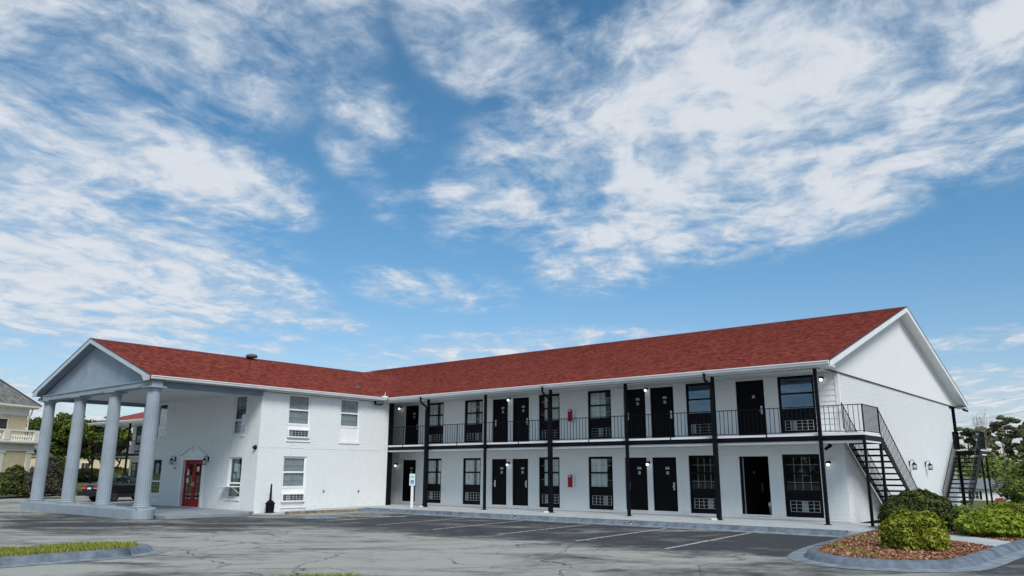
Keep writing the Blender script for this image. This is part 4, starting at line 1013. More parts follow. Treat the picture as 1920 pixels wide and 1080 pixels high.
# ================================================================== STAIRCASES
def staircase(y0, dr, zt, zb_, lab, inner_start):
    """y0: edge of the landing where the flight starts; dr: +1 descends away from the lot, -1 towards it"""
    t = thing('steel_staircase', lab, 'staircase', (21.95, y0+dr*4.3, zb_), 0, 'outside steel stairs at the gable end')
    xi, xo = 21.44, 22.48; n = 14; rise = (zt-zb_)/n; run = .31
    yl = y0-dr*(1.76 if dr > 0 else 1.45)       # far edge of the landing
    ya, yb = min(y0, yl), max(y0, yl)
    m_ = MB(); m_.box(L+.06, 22.44, ya+.02, yb-.02, zt-.22, zt-.03); obj('landing', m_, CEIL, t)
    m_ = MB(); m_.box(22.445, 22.50, ya, yb, zt-.19, zt-.03); m_.box(L+.06, 22.44, y0-.02 if dr > 0 else y0-.03, y0+.03 if dr > 0 else y0+.02, zt-.20, zt-.03)
    if dr < 0: m_.box(L+.06, 22.44, yl-.02, yl+.04, zt-.19, zt-.03)
    obj('landing_beam', m_, BLACK, t)
    m_ = MB(); m_.box(22.445, 22.49, ya+.03, yb-.03, zt-.028, zt+.03); m_.box(22.445, 22.49, ya+.03, yb-.03, zt-.25, zt-.192); obj('landing_edge', m_, TRIM, t)
    for x in (xi, xo):
        m_ = MB(); Ls = n*run; sl2 = (zt-zb_)/Ls
        m_.prism([(0, zt-.02), (Ls, zb_+.10), (Ls, zb_), (Ls-.16, zb_), (0, zt-.30)], x-.018, x+.018, lambda u, v, w: (w, y0+dr*(u+.03), v)); obj('stringer', m_, BLACK, t)
    tr_ = MB(); tr_.box(xi+.02, xo-.02, -.15, .15, -.03, .03); tme = mesh_of('tread', tr_, BLACK)
    for k in range(1, n): inst('tread', tme, t, ((0), y0+dr*(.03+run*k-.12), zt-rise*k-.02))
    for o in [c for c in t.children if c.name.startswith('tread')]: o.location.x = -21.95
    for y in ((-1.70, y0-.05) if dr > 0 else (y0+.05, yl-.05)):
        m_ = MB(); m_.box(22.42, 22.50, y-.04, y+.04, ZS-.05, zt-.19); p_ = obj('post', m_, BLACK, t)
        m_ = MB(); m_.box(22.36, 22.56, y-.10, y+.10, ZS-.05, ZS+.012); obj('base_plate', m_, BLACK, p_)
    # guard rail of the landing
    m_ = MB(); rail_run(m_, (22.47, yl), (22.47, y0), 3.88-2.95+zt, 3.05-2.95+zt)
    if dr < 0: rail_run(m_, (L+.1, yl), (22.47, yl), 3.88-2.95+zt, 3.05-2.95+zt)
    gr = obj('landing_railing', m_, BLACK, t, fix=False)
    k = int(abs(y0-yl)/.115)
    for i in range(1, k): inst('baluster', bal_me, gr, (22.47, yl+(y0-yl)*i/k, zt+.10))
    if dr < 0:
        for i in range(1, 8): inst('baluster', bal_me, gr, (L+.1+(22.47-L-.1)*i/8, yl, zt+.10), scale=(1.3, 1.3, 1))
    for y in (yl, y0): inst('rail_post', rpost_me, gr, (22.47, y, zt))
    # sloping hand rails
    for x, u0 in ((xo, .0), (xi, inner_start)):
        m_ = MB(); u1 = n*run; sl2 = (zt-zb_)/(n*run)
        zf = lambda u, h: zt-sl2*u+h
        for h, r_ in ((.86, .017), (.06, .012)):
            m_.tube([(x, y0+dr*u0, zf(u0, h)), (x, y0+dr*u1, zf(u1, h))], r_, 6)
        m_.tube([(x, y0+dr*u1, zf(u1, .87)), (x, y0+dr*(u1+.02), zf(u1, .05))], .016, 6)
        m_.tube([(x, y0+dr*u0, zf(u0, .88)), (x, y0+dr*u0, zf(u0, .0))], .016, 6)
        hr = obj('handrail', m_, BLACK if not (dr < 0 and x == xo) else mat('weathered_dark_steel', (0.045, 0.055, 0.062), 0.5), t, fix=False)
        k = int((u1-u0)/.155)
        for i in range(1, k):
            u = u0+(u1-u0)*i/k; inst('baluster', bal_me, hr, (x, y0+dr*u, zf(u, .06)), scale=(1, 1, .80/.83))
    return t
staircase(.10, 1, 2.95, .15, 'black steel staircase coming down from the balcony end behind the round shrubs', -.40)
staircase(17.45, -1, 2.90, .10, 'black steel staircase at the rear corner of the gable wall, coming down towards the lot', .0)
p = MB(); p.box(21.09, 21.23, 19.06, 19.20, .0, 5.16); obj('post', p, BLACK, motel)
p = MB(); p.box(20.9, 21.3, 18.98, 19.03, 2.70, 3.9); obj('rear_balcony_end', p, BLACK, motel)
p = MB(); p.box(-20, L+.01, B+.0, B+1.7, 2.72, 2.95); obj('rear_balcony_slab', p, CEIL, motel)
p = MB(); p.box(22.6, 27.0, 9.0, 24.0, .0, .14); struct('side_path', p, WALK)

# ================================================================== WALL FITTINGS
def wall_lamp(lab):
    t = thing('wall_lamp', lab, 'wall lamp', (0, 0, 0), 0, 'lit wall lamps on the room walls')
    m_ = MB(); m_.lathe([(.055, -.01), (.055, .01)], 12); m_.v = [(x, -z-.01, y) for x, y, z in m_.v]; obj('wall_plate', m_, BLACK, t, world=False)
    m_ = MB(); m_.tube([(0, -.02, .01), (0, -.10, .03), (0, -.15, .0)], .018, 6); obj('arm', m_, BLACK, t, world=False)
    m_ = MB(); m_.lathe([(.03, .045), (.065, .03), (.085, -.03), (.08, -.035), (.03, .0)], 14, (0, -.15, -.0)); obj('shade', m_, BLACK, t, world=False, smooth=True)
    m_ = MB(); m_.lathe([(.045, -.03), (.052, -.06), (.045, -.10), (.02, -.125)], 12, (0, -.15, 0)); obj('bulb', m_, BULB, t, world=False, smooth=True)
    return t
LAMPS = [(-1.15, 2.12, 'lit wall lamp left of the ground floor door behind the parking sign'), (6.44, 2.14, 'lit wall lamp between the ground floor pair of doors left of the red cabinet'),
         (13.74, 2.13, 'lit wall lamp between the ground floor pair of doors right of the red cabinet'), (20.77, 2.10, 'lit wall lamp by the ground floor window nearest the front staircase'),
         (-1.0, 5.03, 'lit wall lamp on the balcony in the inner corner by the lobby wing'), (6.48, 5.07, 'lit wall lamp above the balcony pair of doors left of the red cabinet'),
         (13.77, 5.06, 'lit wall lamp above the balcony pair of doors right of the red cabinet'), (20.78, 4.99, 'lit wall lamp by the balcony end under the gable eave')]
first = wall_lamp(LAMPS[0][2]); first.location = (LAMPS[0][0], -.005, LAMPS[0][1])
for x, z, lab in LAMPS[1:]: dup(first, (x, -.012, z), lab)
def lantern(lab, grp, loc, rz, s=1.0):
    t = thing('lantern', lab, 'lantern', loc, rz, grp); t.scale = (s, s, s)
    m_ = MB(); m_.box(-.055, .055, -.02, 0, -.02, .20); obj('wall_plate', m_, BLACK, t, world=False, bevel=.008)
    m_ = MB(); m_.tube([(0, -.02, .10), (0, -.07, .22), (0, -.14, .25), (0, -.19, .20), (0, -.19, .13)], .012, 6); obj('arm', m_, BLACK, t, world=False)
    m_ = MB(); m_.lathe([(.02, .14), (.05, .10), (.105, .05), (.105, .04)], 12, (0, -.19, 0)); m_.lathe([(.095, -.16), (.10, -.14), (.07, -.135)], 12, (0, -.19, 0))
    for k in range(6):
        a_ = k*math.pi/3; m_.tube([(.092*math.cos(a_), -.19+.092*math.sin(a_), -.14), (.098*math.cos(a_), -.19+.098*math.sin(a_), .045)], .006, 4)
    obj('cage', m_, BLACK, t, world=False, fix=False)
    m_ = MB(); m_.lathe([(.075, -.135), (.08, .035)], 12, (0, -.19, 0)); obj('lantern_glass', m_, mat('frosted_glass', (0.55, 0.57, 0.56), 0.25, var=.03), t, world=False, smooth=True)
    return t
lantern('black lantern left of the red entrance doors above the number plaque', 'lanterns beside the red doors', (-7.02, -DD-.008, 2.20), 0)
lantern('black lantern right of the red entrance doors', 'lanterns beside the red doors', (-3.98, -DD-.008, 2.18), 0)
lantern('black lantern on the gable wall nearer the front staircase', 'lanterns on the gable wall', (L+.006, 8.24, 2.06), R(90))
lantern('black lantern on the gable wall nearer the rear staircase', 'lanterns on the gable wall', (L+.006, 10.98, 2.06), R(90))
def text_mesh(name, body, size, material, parent, loc, rot, depth=.002):
    cu = bpy.data.curves.new(name, 'FONT'); cu.body = body; cu.size = size; cu.align_x = 'CENTER'; cu.align_y = 'CENTER'; cu.extrude = depth
    o = bpy.data.objects.new(name, cu); COL.objects.link(o)
    dg = bpy.context.evaluated_depsgraph_get(); me = bpy.data.meshes.new_from_object(o.evaluated_get(dg)); bpy.data.objects.remove(o)
    me.materials.clear(); me.materials.append(material)
    o = bpy.data.objects.new(name, me); COL.objects.link(o); o.parent = parent; o.location = loc; o.rotation_euler = rot; return o
t = thing('number_plaque', 'small white street number plaque under the left lantern by the red doors', 'number plaque', (-6.98, -DD-.006, 1.86))
m_ = MB(); m_.prism([(-.17, -.075), (.17, -.075), (.19, -.05), (.19, .05), (.17, .075), (-.17, .075), (-.19, .05), (-.19, -.05)], -.02, 0, lambda u, v, w: (u, w, v)); obj('plate', m_, PAPER, t, world=False)
text_mesh('numerals', '3408', .13, FLASH, t, (0, -.022, 0), (R(90), 0, 0))
def cabinet(lab, loc):
    t = thing('extinguisher_cabinet', lab, 'extinguisher cabinet', loc, 0, 'red extinguisher cabinets on the room walls')
    m_ = MB(); m_.box(-.13, .15, -.14, 0, -.26, .26); obj('box', m_, PAPER, t, world=False, bevel=.02)
    m_ = MB(); m_.prism([(-.115, -.25), (.105, -.25), (.105, .20), (.06, .262), (-.07, .262), (-.115, .20)], -.19, -.142, lambda u, v, w: (u, w, v)); obj('cover', m_, REDP, t, world=False, bevel=.012)
    m_ = MB(); m_.box(-.06, .05, -.196, -.191, .175, .225); obj('label_strip', m_, PAPER, t, world=False)
    return t
cabinet('red fire extinguisher cabinet on the ground floor white brick wall', (9.97, -.004, 1.375)); cabinet('red fire extinguisher cabinet on the balcony siding wall', (10.02, -.012, 4.14))
def sec_cam(lab, loc, rz, tilt=25):
    t = thing('security_camera', lab, 'security camera', loc, rz)
    m_ = MB(); m_.lathe([(.055, -.02), (.055, 0)], 10); m_.tube([(0, 0, -.02), (0, -.05, -.07)], .022, 6); obj('bracket', m_, BLACK, t, world=False)
    a_ = R(tilt); m_ = MB(); m_.tube([(0, .07, -.05), (0, -.22*math.cos(a_), -.07-.22*math.sin(a_))], .05, 10); obj('housing', m_, BLACK, t, world=False); return t
sec_cam('black bullet camera under the balcony slab near the front staircase', (21.15, -1.0, 2.69), R(-25), 28)
sec_cam('black bullet camera under the rear gable eave', (21.66, 19.3, 5.10), R(60), 20)
t = thing('security_camera', 'black dome camera on the lobby wall corner above the ashtray stand', 'security camera', (-.20, -DD-.006, 2.73))
m_ = MB(); m_.lathe([(.10, 0), (.10, .04), (.085, .07)], 14); m_.v = [(x, -z, y) for x, y, z in m_.v]; obj('housing', m_, BLACK, t, world=False)
m_ = MB(); m_.lathe([(.08, .07), (.07, .11), (.03, .14)], 14); m_.v = [(x, -z, y) for x, y, z in m_.v]; obj('dome', m_, mat('black_gloss', (0.008, 0.008, 0.01), .08), t, world=False, smooth=True)
t = thing('floodlight', 'dark floodlight under the lobby eave near the inner corner', 'floodlight', (.01, -2.55, 5.06))
m_ = MB(); m_.box(.0, .03, -.06, .06, -.05, .07); m_.tube([(.0, 0, 0), (.13, 0, .02)], .025, 6); obj('bracket', m_, BLACK, t, world=False)
m_ = MB(); m_.prism([(.10, -.13), (.22, -.09), (.17, .15), (.10, .12)], -.25, .25, lambda u, v, w: (u, w, v)); obj('housing', m_, BLACK, t, world=False, bevel=.012)
m_ = MB(); m_.prism([(.2215, -.075), (.227, -.07), (.184, .13), (.178, .125)], -.21, .21, lambda u, v, w: (u, w, v)); obj('lens', m_, mat('flood_lens', (0.30, 0.36, 0.40), .15, spec=.8), t, world=False)
t = thing('floodlight', 'small twin floodlight under the portico eave above the farthest column', 'floodlight', (-10.95, -13.80, 5.06))
m_ = MB(); m_.tube([(0, 0, .08), (0, 0, -.04)], .05, 8); obj('bracket', m_, GREYD, t, world=False)
for sx in (-1, 1): m_ = MB(); m_.lathe([(.03, .05), (.075, -.02), (.085, -.09)], 10, (sx*.10, -.03, -.03)); obj('lamp_head', m_, GREYD, t, world=False)
t = thing('ashtray_stand', 'black long-necked ashtray stand against the lobby wall', 'ashtray stand', (.38, -8.42, .03))
m_ = MB(); m_.lathe([(.20, 0), (.205, .03), (.17, .045), (.185, .36), (.205, .375), (.205, .40), (.19, .41)], 20); obj('pot', m_, BLACK, t, world=False, smooth=False)
m_ = MB(); m_.lathe([(.19, .41), (.12, .48), (.055, .54), (.05, .56), (.036, 1.17), (.026, 1.185)], 16); obj('neck', m_, BLACK, t, world=False, smooth=True)
t = thing('parking_sign', 'accessible parking sign on a white post at the walkway edge', 'parking sign', (3.18, -2.94, ZS), R(32))
m_ = MB(); m_.box(-.055, .055, -.055, .055, 0, 1.12); obj('post', m_, PAPER, t, world=False, bevel=.01)
m_ = MB(); m_.box(-.13, .13, -.075, -.058, .98, 1.50); sg = obj('sign_panel', m_, mat('sign_pale', (0.60, 0.72, 0.74), .5, var=.02), t, world=False, bevel=.006)
m_ = MB(); m_.box(-.075, .075, -.080, -.0755, 1.06, 1.22); obj('blue_square', m_, mat('sign_blue', (0.02, 0.14, 0.34), .5), sg, world=False)
m_ = MB()
for k in range(10):
    a0, a1 = R(120+k*24), R(120+(k+1)*24); m_.add([(r_*math.cos(q)+.0, -.0815, 1.11+r_*math.sin(q)) for r_, q in ((.026, a0), (.036, a0), (.036, a1), (.026, a1))], [(0, 1, 2, 3)])
m_.box(-.018, -.006, -.083, -.0805, 1.12, 1.175); m_.box(-.006, .022, -.083, -.0805, 1.12, 1.132); m_.box(.022, .034, -.083, -.0805, 1.085, 1.132); m_.box(-.02, -.004, -.083, -.0805, 1.185, 1.205)
obj('wheelchair_symbol', m_, PAPER, sg, world=False, fix=False)
SGREEN = mat('sign_green', (0.03, 0.22, 0.14), .5)
text_mesh('lettering', 'RESERVED\nPARKING', .044, SGREEN, sg, (0, -.0775, 1.36), (R(90), 0, 0))
t = thing('trash_bin', 'small tan trash bin with a white liner inside the open doorway', 'trash bin', (18.42, .62, ZS+.10))
m_ = MB(); m_.lathe([(.10, 0), (.14, .34), (.13, .34)], 14); obj('bin', m_, mat('tan_plastic', (0.36, 0.30, 0.22), .5), t, world=False)
m_ = MB(); rg = random.Random(2)
for k in range(7):
    a_ = k*.9; m_.lathe([(.05, .30), (.075, .36), (.05, .43), (.01, .45+.03*rg.random())], 8, (.085*math.cos(a_), .085*math.sin(a_), 0))
obj('liner', m_, mat('plastic_liner', (0.75, 0.77, 0.8), .3), t, world=False, smooth=True)
t = thing('dresser', 'dark wooden dresser in the dim room behind the open doorway', 'dresser', (18.75, 2.2, ZS+.10))
m_ = MB(); m_.box(-.28, .28, -.6, .9, 0, .72); obj('carcass', m_, WOODC, t, world=False, bevel=.01)
m_ = MB(); m_.box(-.31, .29, -.63, .93, .722, .76); obj('top', m_, mat('dresser_top', (0.25, 0.2, 0.16), .4), t, world=False)
for k in range(3): m_ = MB(); m_.box(-.30, -.281, -.57+k*.49, -.12+k*.49, .08, .66); dw = obj('drawer', m_, WOODC, t, world=False); m_ = MB(); m_.box(-.32, -.301, -.42+k*.49, -.28+k*.49, .36, .38); obj('handle', m_, STEEL, dw, world=False)
t = thing('wall_mirror', 'small pale mirror on the dim room wall above the dresser', 'mirror', (19.045, 2.35, 1.55)); m_ = MB(); m_.box(-.03, 0, -.3, .3, -.3, .3); obj('frame', m_, WOODC, t, world=False); m_ = MB(); m_.box(-.036, -.031, -.27, .27, -.27, .27); obj('mirror_glass', m_, mat('mirror', (0.8, 0.8, 0.8), .05, 1.0), t, world=False)

# ================================================================== CAR
def car():
    t = thing('parked_car', 'black four-door saloon parked beyond the portico columns', 'car', (-18.6, -5.9, 0), R(14))
    CARP = mat('car_paint', (0.004, 0.0045, 0.007), .3, var=.02, spec=.3, coat=.5)
    # local: +y forward, x right; length 4.75
    st = [  # y, half-width low, half-width belt, z sill, z belt
        (-2.38, .72, .70, .42, .78), (-2.30, .82, .78, .30, .93), (-2.0, .87, .83, .24, .985), (-1.4, .89, .85, .22, .99), (-.4, .90, .86, .20, .96), (.6, .90, .86, .20, .94), (1.0, .89, .84, .20, .92), (1.7, .88, .80, .22, .84), (2.15, .84, .74, .26, .74), (2.36, .72, .66, .36, .62)]
    rings = []
    for y, wl, wb, zs, zb2 in st:
        rings.append([(-wl*.93, y, zs), (-wl, y, zs+.12), (-wl*1.01, y, zs+(zb2-zs)*.55), (-wb*1.0, y, zb2-.05), (-wb*.94, y, zb2), (-wb*.5, y, zb2+.025), (0, y, zb2+.035), (wb*.5, y, zb2+.025), (wb*.94, y, zb2), (wb*1.0, y, zb2-.05), (wl*1.01, y, zs+(zb2-zs)*.55), (wl, y, zs+.12), (wl*.93, y, zs)])
    m_ = MB(); m_.loft(rings); body = obj('body', m_, CARP, t, world=False, smooth=True)
    sub = body.modifiers.new('s', 'SUBSURF'); sub.levels = 1; sub.render_levels = 1
    gh = [(-1.78, .70, .98, .70, .985), (-1.05, .74, .98, .60, 1.36), (-.55, .75, .97, .60, 1.43), (.05, .75, .96, .60, 1.42), (.45, .74, .95, .58, 1.34), (1.18, .70, .93, .68, .945)]
    rings = [[(-w0, y, z0), (-w1, y, z1), (-w1*.5, y, z1+.015), (w1*.5, y, z1+.015), (w1, y, z1), (w0, y, z0)] for y, w0, z0, w1, z1 in gh]
    m_ = MB(); m_.loft(rings); obj('cabin_glass', m_, GLASSC, t, world=False)
    m_ = MB(); m_.loft([[(-w1-.012, y, z1-.012), (-w1*.55, y, z1+.035), (w1*.55, y, z1+.035), (w1+.012, y, z1-.012)] for y, w0, z0, w1, z1 in gh[1:5]]); obj('roof', m_, CARP, t, world=False, smooth=True)
    for sx in (-1, 1):
        m_ = MB()
        for a0, a1 in (((.705, -1.72, .985), (.605, -1.03, 1.36)), ((.70, 1.14, .95), (.585, .46, 1.345)), ((.765, -.28, .97), (.615, -.25, 1.42)), ((.755, -1.25, .99), (.63, -.98, 1.36))):
            m_.tube([(sx*(a0[0]+.008), a0[1], a0[2]), (sx*(a1[0]+.008), a1[1], a1[2])], .028, 5)
        obj('pillar', m_, CARP, t, world=False)
        m_ = MB(); m_.box(sx*.855-.008, sx*.855+.008, -1.3, 1.1, .955, .975); obj('window_trim', m_, STEEL, t, world=False)
        m_ = MB(); m_.box(sx*.915-.012, sx*.915+.012, -1.6, 1.6, .50, .55); obj('side_moulding', m_, BLACK, t, world=False)
        for y in (-1.42, 1.40):
            m_ = MB(); m_.lathe([(.24, -.10), (.315, -.10), (.325, -.07), (.325, .07), (.315, .10), (.24, .10)], 24); m_.v = [(sx*.80+z, y+x, .325+yy) for x, yy, z in m_.v]; wh = obj('wheel', m_, RUBBER, t, world=False)
            m_ = MB(); m_.lathe([(.04, sx*.095), (.06, sx*.075), (.20, sx*.07), (.24, sx*.10)], 10); m_.v = [(sx*.80+z, y+x, .325+yy) for x, yy, z in m_.v]; obj('rim', m_, STEEL, wh, world=False)
        m_ = MB(); m_.prism([(sx*.30, .70), (sx*.74, .70), (sx*.76, .90), (sx*.34, .90)], -2.40, -2.28, lambda u, v, w: (u, w, v)); tl = obj('tail_light', m_, mat('tail_red', (0.35, 0.012, 0.02), .2, spec=.6), t, world=False, bevel=.02)
        m_ = MB(); m_.box(sx*.52-.17, sx*.52+.17, -2.412, -2.402, .735, .785); obj('lamp_strip', m_, mat('tail_pink', (0.55, 0.25, 0.27), .2), tl, world=False)
        m_ = MB(); m_.box(sx*.95-.06, sx*.95+.06, .72, .86, .96, 1.08); obj('mirror', m_, CARP, t, world=False, bevel=.03)
    m_ = MB(); m_.prism([(-.84, .34), (.84, .34), (.86, .60), (-.86, .60)], -2.52, -2.25, lambda u, v, w: (u, w, v)); obj('bumper', m_, mat('bumper_black', (0.012, .012, .014), .4), t, world=False, bevel=.05)
    m_ = MB(); m_.box(-.16, .16, -2.415, -2.40, .70, .80); obj('licence_plate', m_, PAPER, t, world=False)
    return t
car()

# ================================================================== VEGETATION
def rough_r(d, rg, amp, nf=7):
    ph = rg.uniform(0, 6.28, (nf, 3)); fr = rg.normal(0, 1, (nf, 3))*3.0
    s_ = np.zeros(len(d))
    for k in range(nf): s_ += np.sin(d@fr[k]*1.0+ph[k, 0])
    return 1+amp*s_/math.sqrt(nf)
def leaf_mesh(name, pts, nrm, size, rg, material, tint, long=1.7, spread=.7, curl=False):
    n = len(pts); nr = nrm+rg.normal(0, spread, (n, 3)); nr /= np.linalg.norm(nr, axis=1)[:, None]+1e-9
    a = rg.normal(0, 1, (n, 3)); a -= (a*nr).sum(1)[:, None]*nr; a /= np.linalg.norm(a, axis=1)[:, None]+1e-9; b = np.cross(nr, a)
    sz = size*rg.uniform(.6, 1.35, (n, 1)); a *= sz*long/2; b *= sz/2
    v = np.stack([pts-a, pts-b*.9+nr*sz*.08, pts+a, pts+b*.9+nr*sz*.08], 1).reshape(-1, 3)
    me = bpy.data.meshes.new(name); me.vertices.add(4*n); me.vertices.foreach_set('co', v.astype(np.float32).ravel())
    me.loops.add(4*n); me.loops.foreach_set('vertex_index', np.arange(4*n, dtype=np.int32)); me.polygons.add(n)
    me.polygons.foreach_set('loop_start', np.arange(0, 4*n, 4, dtype=np.int32)); me.polygons.foreach_set('loop_total', np.full(n, 4, np.int32))
    me.update(); at = me.attributes.new('tint', 'FLOAT', 'POINT'); at.data.foreach_set('value', np.repeat(np.clip(tint, 0, 1), 4).astype(np.float32))
    me.materials.append(material); return me
def unit(rg, n):
    d = rg.normal(0, 1, (n, 3)); return d/np.linalg.norm(d, axis=1)[:, None]
def shrub(name, lab, cat, loc, rad, n, size, material, seed, group=None, amp=.10, flat=.0, depth=.22, lumps=0):
    rg = np.random.default_rng(seed); t = thing(name, lab, cat, loc, 0, group)
    d = unit(rg, n); d[:, 2] = np.where(d[:, 2] < -.55, -d[:, 2], d[:, 2])
    r = rough_r(d, rg, amp)*(1-depth*rg.random(n)**1.6)
    # sprigs: small clumps standing proud
    k = 170; cd = unit(rg, k); near = np.argmax(d@cd.T, 1); dist = 1-np.max(d@cd.T, 1)
    cb = rg.random(k)
    r *= 1+.15*np.exp(-dist*110)*(.2+cb[near])-.05
    p = d*r[:, None]*np.array(rad); p[:, 2] += rad[2]*(.92)*.62
    p[:, 2] = np.maximum(p[:, 2], .02+.05*rg.random(n))
    ti = .30*rg.random(n)+.40*cb[near]+.30*np.exp(-dist*120)
    f = bpy.data.objects.new('foliage', leaf_mesh('foliage', p, d*.7+np.array([0, 0, .4]), size, rg, material, ti)); COL.objects.link(f); f.parent = t
    m_ = MB(); rgp = random.Random(seed)
    for i in range(14):
        a_ = rgp.uniform(0, 6.28); q = rgp.uniform(.3, .75); m_.tube([(0, 0, 0), (math.cos(a_)*rad[0]*q*.4, math.sin(a_)*rad[1]*q*.4, rad[2]*.6), (math.cos(a_)*rad[0]*q, math.sin(a_)*rad[1]*q, rad[2]*1.1*q+.2)], .03, 5, .008)
    obj('stems', m_, BARKD, t, world=False, fix=False)
    return t
shrub('round_shrub', 'bright yellow-green rounded shrub at the front of the mulch bed', 'shrub', (25.3, -8.72, .13), (.66, .62, .52), 11000, .050, LEAF_B, 1, amp=.07, depth=.34)
shrub('round_shrub', 'dark green clipped dome shrub beside the foot of the front staircase', 'shrub', (23.95, -2.35, .13), (1.05, .98, .70), 15000, .060, LEAF_D, 2, amp=.04, depth=.26)
shrub('hedge_mound', 'low mid-green hedge mound between the dark dome shrub and the bright mound', 'shrub', (25.05, -1.5, .13), (.78, 1.0, .46), 9000, .06, LEAF_W, 3, 'hedge mounds along the side path')
shrub('hedge_mound', 'large bright green hedge mound hugging the island kerb', 'shrub', (26.0, -3.1, .13), (.82, 1.25, .42), 15000, .06, LEAF_H, 4, 'hedge mounds along the side path', amp=.10)
shrub('hedge_mound', 'bright green hedge mound at the picture edge behind the kerb', 'shrub', (26.75, -1.0, .13), (.62, .9, .45), 8000, .06, LEAF_H, 5, 'hedge mounds along the side path')
shrub('hedge_mound', 'yellow-green hedge mound behind the large bright mound', 'shrub', (25.55, 2.2, .13), (.85, .9, .46), 8000, .06, LEAF_B, 6, 'hedge mounds along the side path')
def branch(m_, p, d, L_, r, rg, depth, tips, spread=.55, up=.1):
    q = p; pts = [p]
    for k in range(3):
        d = (d+Vector((rg.uniform(-1, 1), rg.uniform(-1, 1), rg.uniform(-.4, .8)))*.16+Vector((0, 0, up*.3))).normalized(); q = q+d*L_/3; pts.append(q)
    m_.tube(pts, r, 6 if r > .05 else 4, r*.6)
    if depth == 0: tips.append(q); return
    tips.append(pts[2])
    for k in range(rg.choice((2, 3, 3))):
        nd = (d+Vector((rg.uniform(-1, 1), rg.uniform(-1, 1), rg.uniform(-.5, .8)))*spread*1.5+Vector((0, 0, up))).normalized()
        branch(m_, q, nd, L_*rg.uniform(.6, .85), r*.6, rg, depth-1, tips, spread, up)
def tree(name, lab, cat, loc, h, spread, ntr, leafn, size, material, bark_, seed, group=None, depth=3, clump=.5, flat=.6, trunk_h=.35, up=.12, r0=.12, lean=.35):
    rg = random.Random(seed); t = thing(name, lab, cat, loc, 0, group); tips = []
    m_ = MB()
    for k in range(ntr):
        a_ = 2*math.pi*k/ntr+rg.uniform(-.4, .4); d = Vector((math.cos(a_)*lean, math.sin(a_)*lean, 1)).normalized() if ntr > 1 else Vector((rg.uniform(-.06, .06), rg.uniform(-.06, .06), 1)).normalized()
        branch(m_, Vector((math.cos(a_)*.12*(ntr > 1), math.sin(a_)*.12*(ntr > 1), 0)), d, h*trunk_h, r0, rg, depth, tips, spread, up)
    # bring the skeleton to the wanted height
    top_z = max(v[2] for v in m_.v); wx = max(max(abs(v[0]), abs(v[1])) for v in m_.v); s_ = (h-clump*.5)/top_z
    m_.v = [(x*s_, y*s_, z*s_) for x, y, z in m_.v]; tips = [q*s_ for q in tips]
    obj('trunk', m_, bark_, t, world=False, smooth=True, fix=False)
    if leafn:
        nrg = np.random.default_rng(seed); tp = np.array([tuple(q) for q in tips if q.z > h*.34]); k = len(tp)
        idx = nrg.integers(0, k, leafn); d = unit(nrg, leafn); rr = clump*nrg.uniform(.6, 1.3, k)[idx]*(nrg.random(leafn)**.45)
        p = tp[idx]+d*rr[:, None]*np.array([1, 1, flat]); cb = nrg.random(k)
        f = bpy.data.objects.new('crown', leaf_mesh('crown', p, d*.6+np.array([0, 0, .5]), size, nrg, material, .45*nrg.random(leafn)+.55*cb[idx])); COL.objects.link(f); f.parent = t
    return t
tree('crape_myrtle', 'spreading multi-trunk green tree seen between the two farthest portico columns', 'tree', (-40.4, -1.9, .5), 6.1, .75, 5, 9000, .20, LEAF_T, BARK, 21, 'trees behind the portico', depth=3, clump=.75, flat=.42, r0=.13, lean=.42)
tree('crape_myrtle', 'green tree behind the end of the far room wing', 'tree', (-51.0, 6.8, .6), 6.6, .75, 5, 9000, .22, LEAF_T, BARK, 22, 'trees behind the portico', depth=3, clump=.85, flat=.42, r0=.13, lean=.42)
tree('crape_myrtle', 'green tree farther back over the cream wing roof', 'tree', (-47.5, 2.8, .6), 5.6, .75, 4, 7000, .21, LEAF_T, BARK, 27, 'trees behind the portico', depth=3, clump=.8, flat=.42, r0=.12, lean=.42)
shrub('dark_bush', 'dark glossy bush standing in front of the yellow building', 'bush', (-28.6, -9.0, .15), (1.35, 1.35, 1.1), 7000, .11, LEAF_D, 31, 'bushes left of the portico', amp=.16, depth=.35)
shrub('dark_bush', 'tall grey-brown bush left of the farthest portico column', 'bush', (-26.2, -7.6, .1), (1.05, 1.05, 1.35), 7000, .09, LEAF_G, 32, 'bushes left of the portico', amp=.18, depth=.4)
shrub('dark_bush', 'dark bush between the two farthest portico columns', 'bush', (-32.3, -4.9, .3), (1.4, 1.4, 1.35), 7000, .12, LEAF_D, 33, 'bushes left of the portico', amp=.15, depth=.35)
shrub('dark_bush', 'low dark bush behind the boot of the car', 'bush', (-46.0, 2.6, .6), (2.0, 1.6, .8), 4000, .15, LEAF_D, 34, 'bushes left of the portico', amp=.12)
shrub('dark_bush', 'low dark bush behind the roof of the car', 'bush', (-47.0, 6.0, .6), (1.9, 1.6, .95), 4000, .15, LEAF_D, 35, 'bushes left of the portico', amp=.12)
p = MB(); p.add([(-30.5, -12, .02), (-27.2, -10.2, .03), (-33.2, 2, .05), (-60, 14, .8), (-60, -2, .9)], [(0, 1, 2, 3, 4)]); 
p = sweep([(-27.0, -9.8), (-28.6, -7.6), (-31.5, -4.4), (-36.5, -.6), (-46, 5)][::-1], [(-.25, .13), (.0, .135), (.05, .12), (.08, .0), (.3, .01)]); struct('far_kerb', p, GUTTERP, fix=False)
p = sweep([(-27.0, -9.8), (-23.5, -14), (-21, -20), (-20, -40)], [(-.25, .13), (.0, .135), (.05, .12), (.08, .0), (.3, .01)]); struct('far_kerb', p, GUTTERP, fix=False)

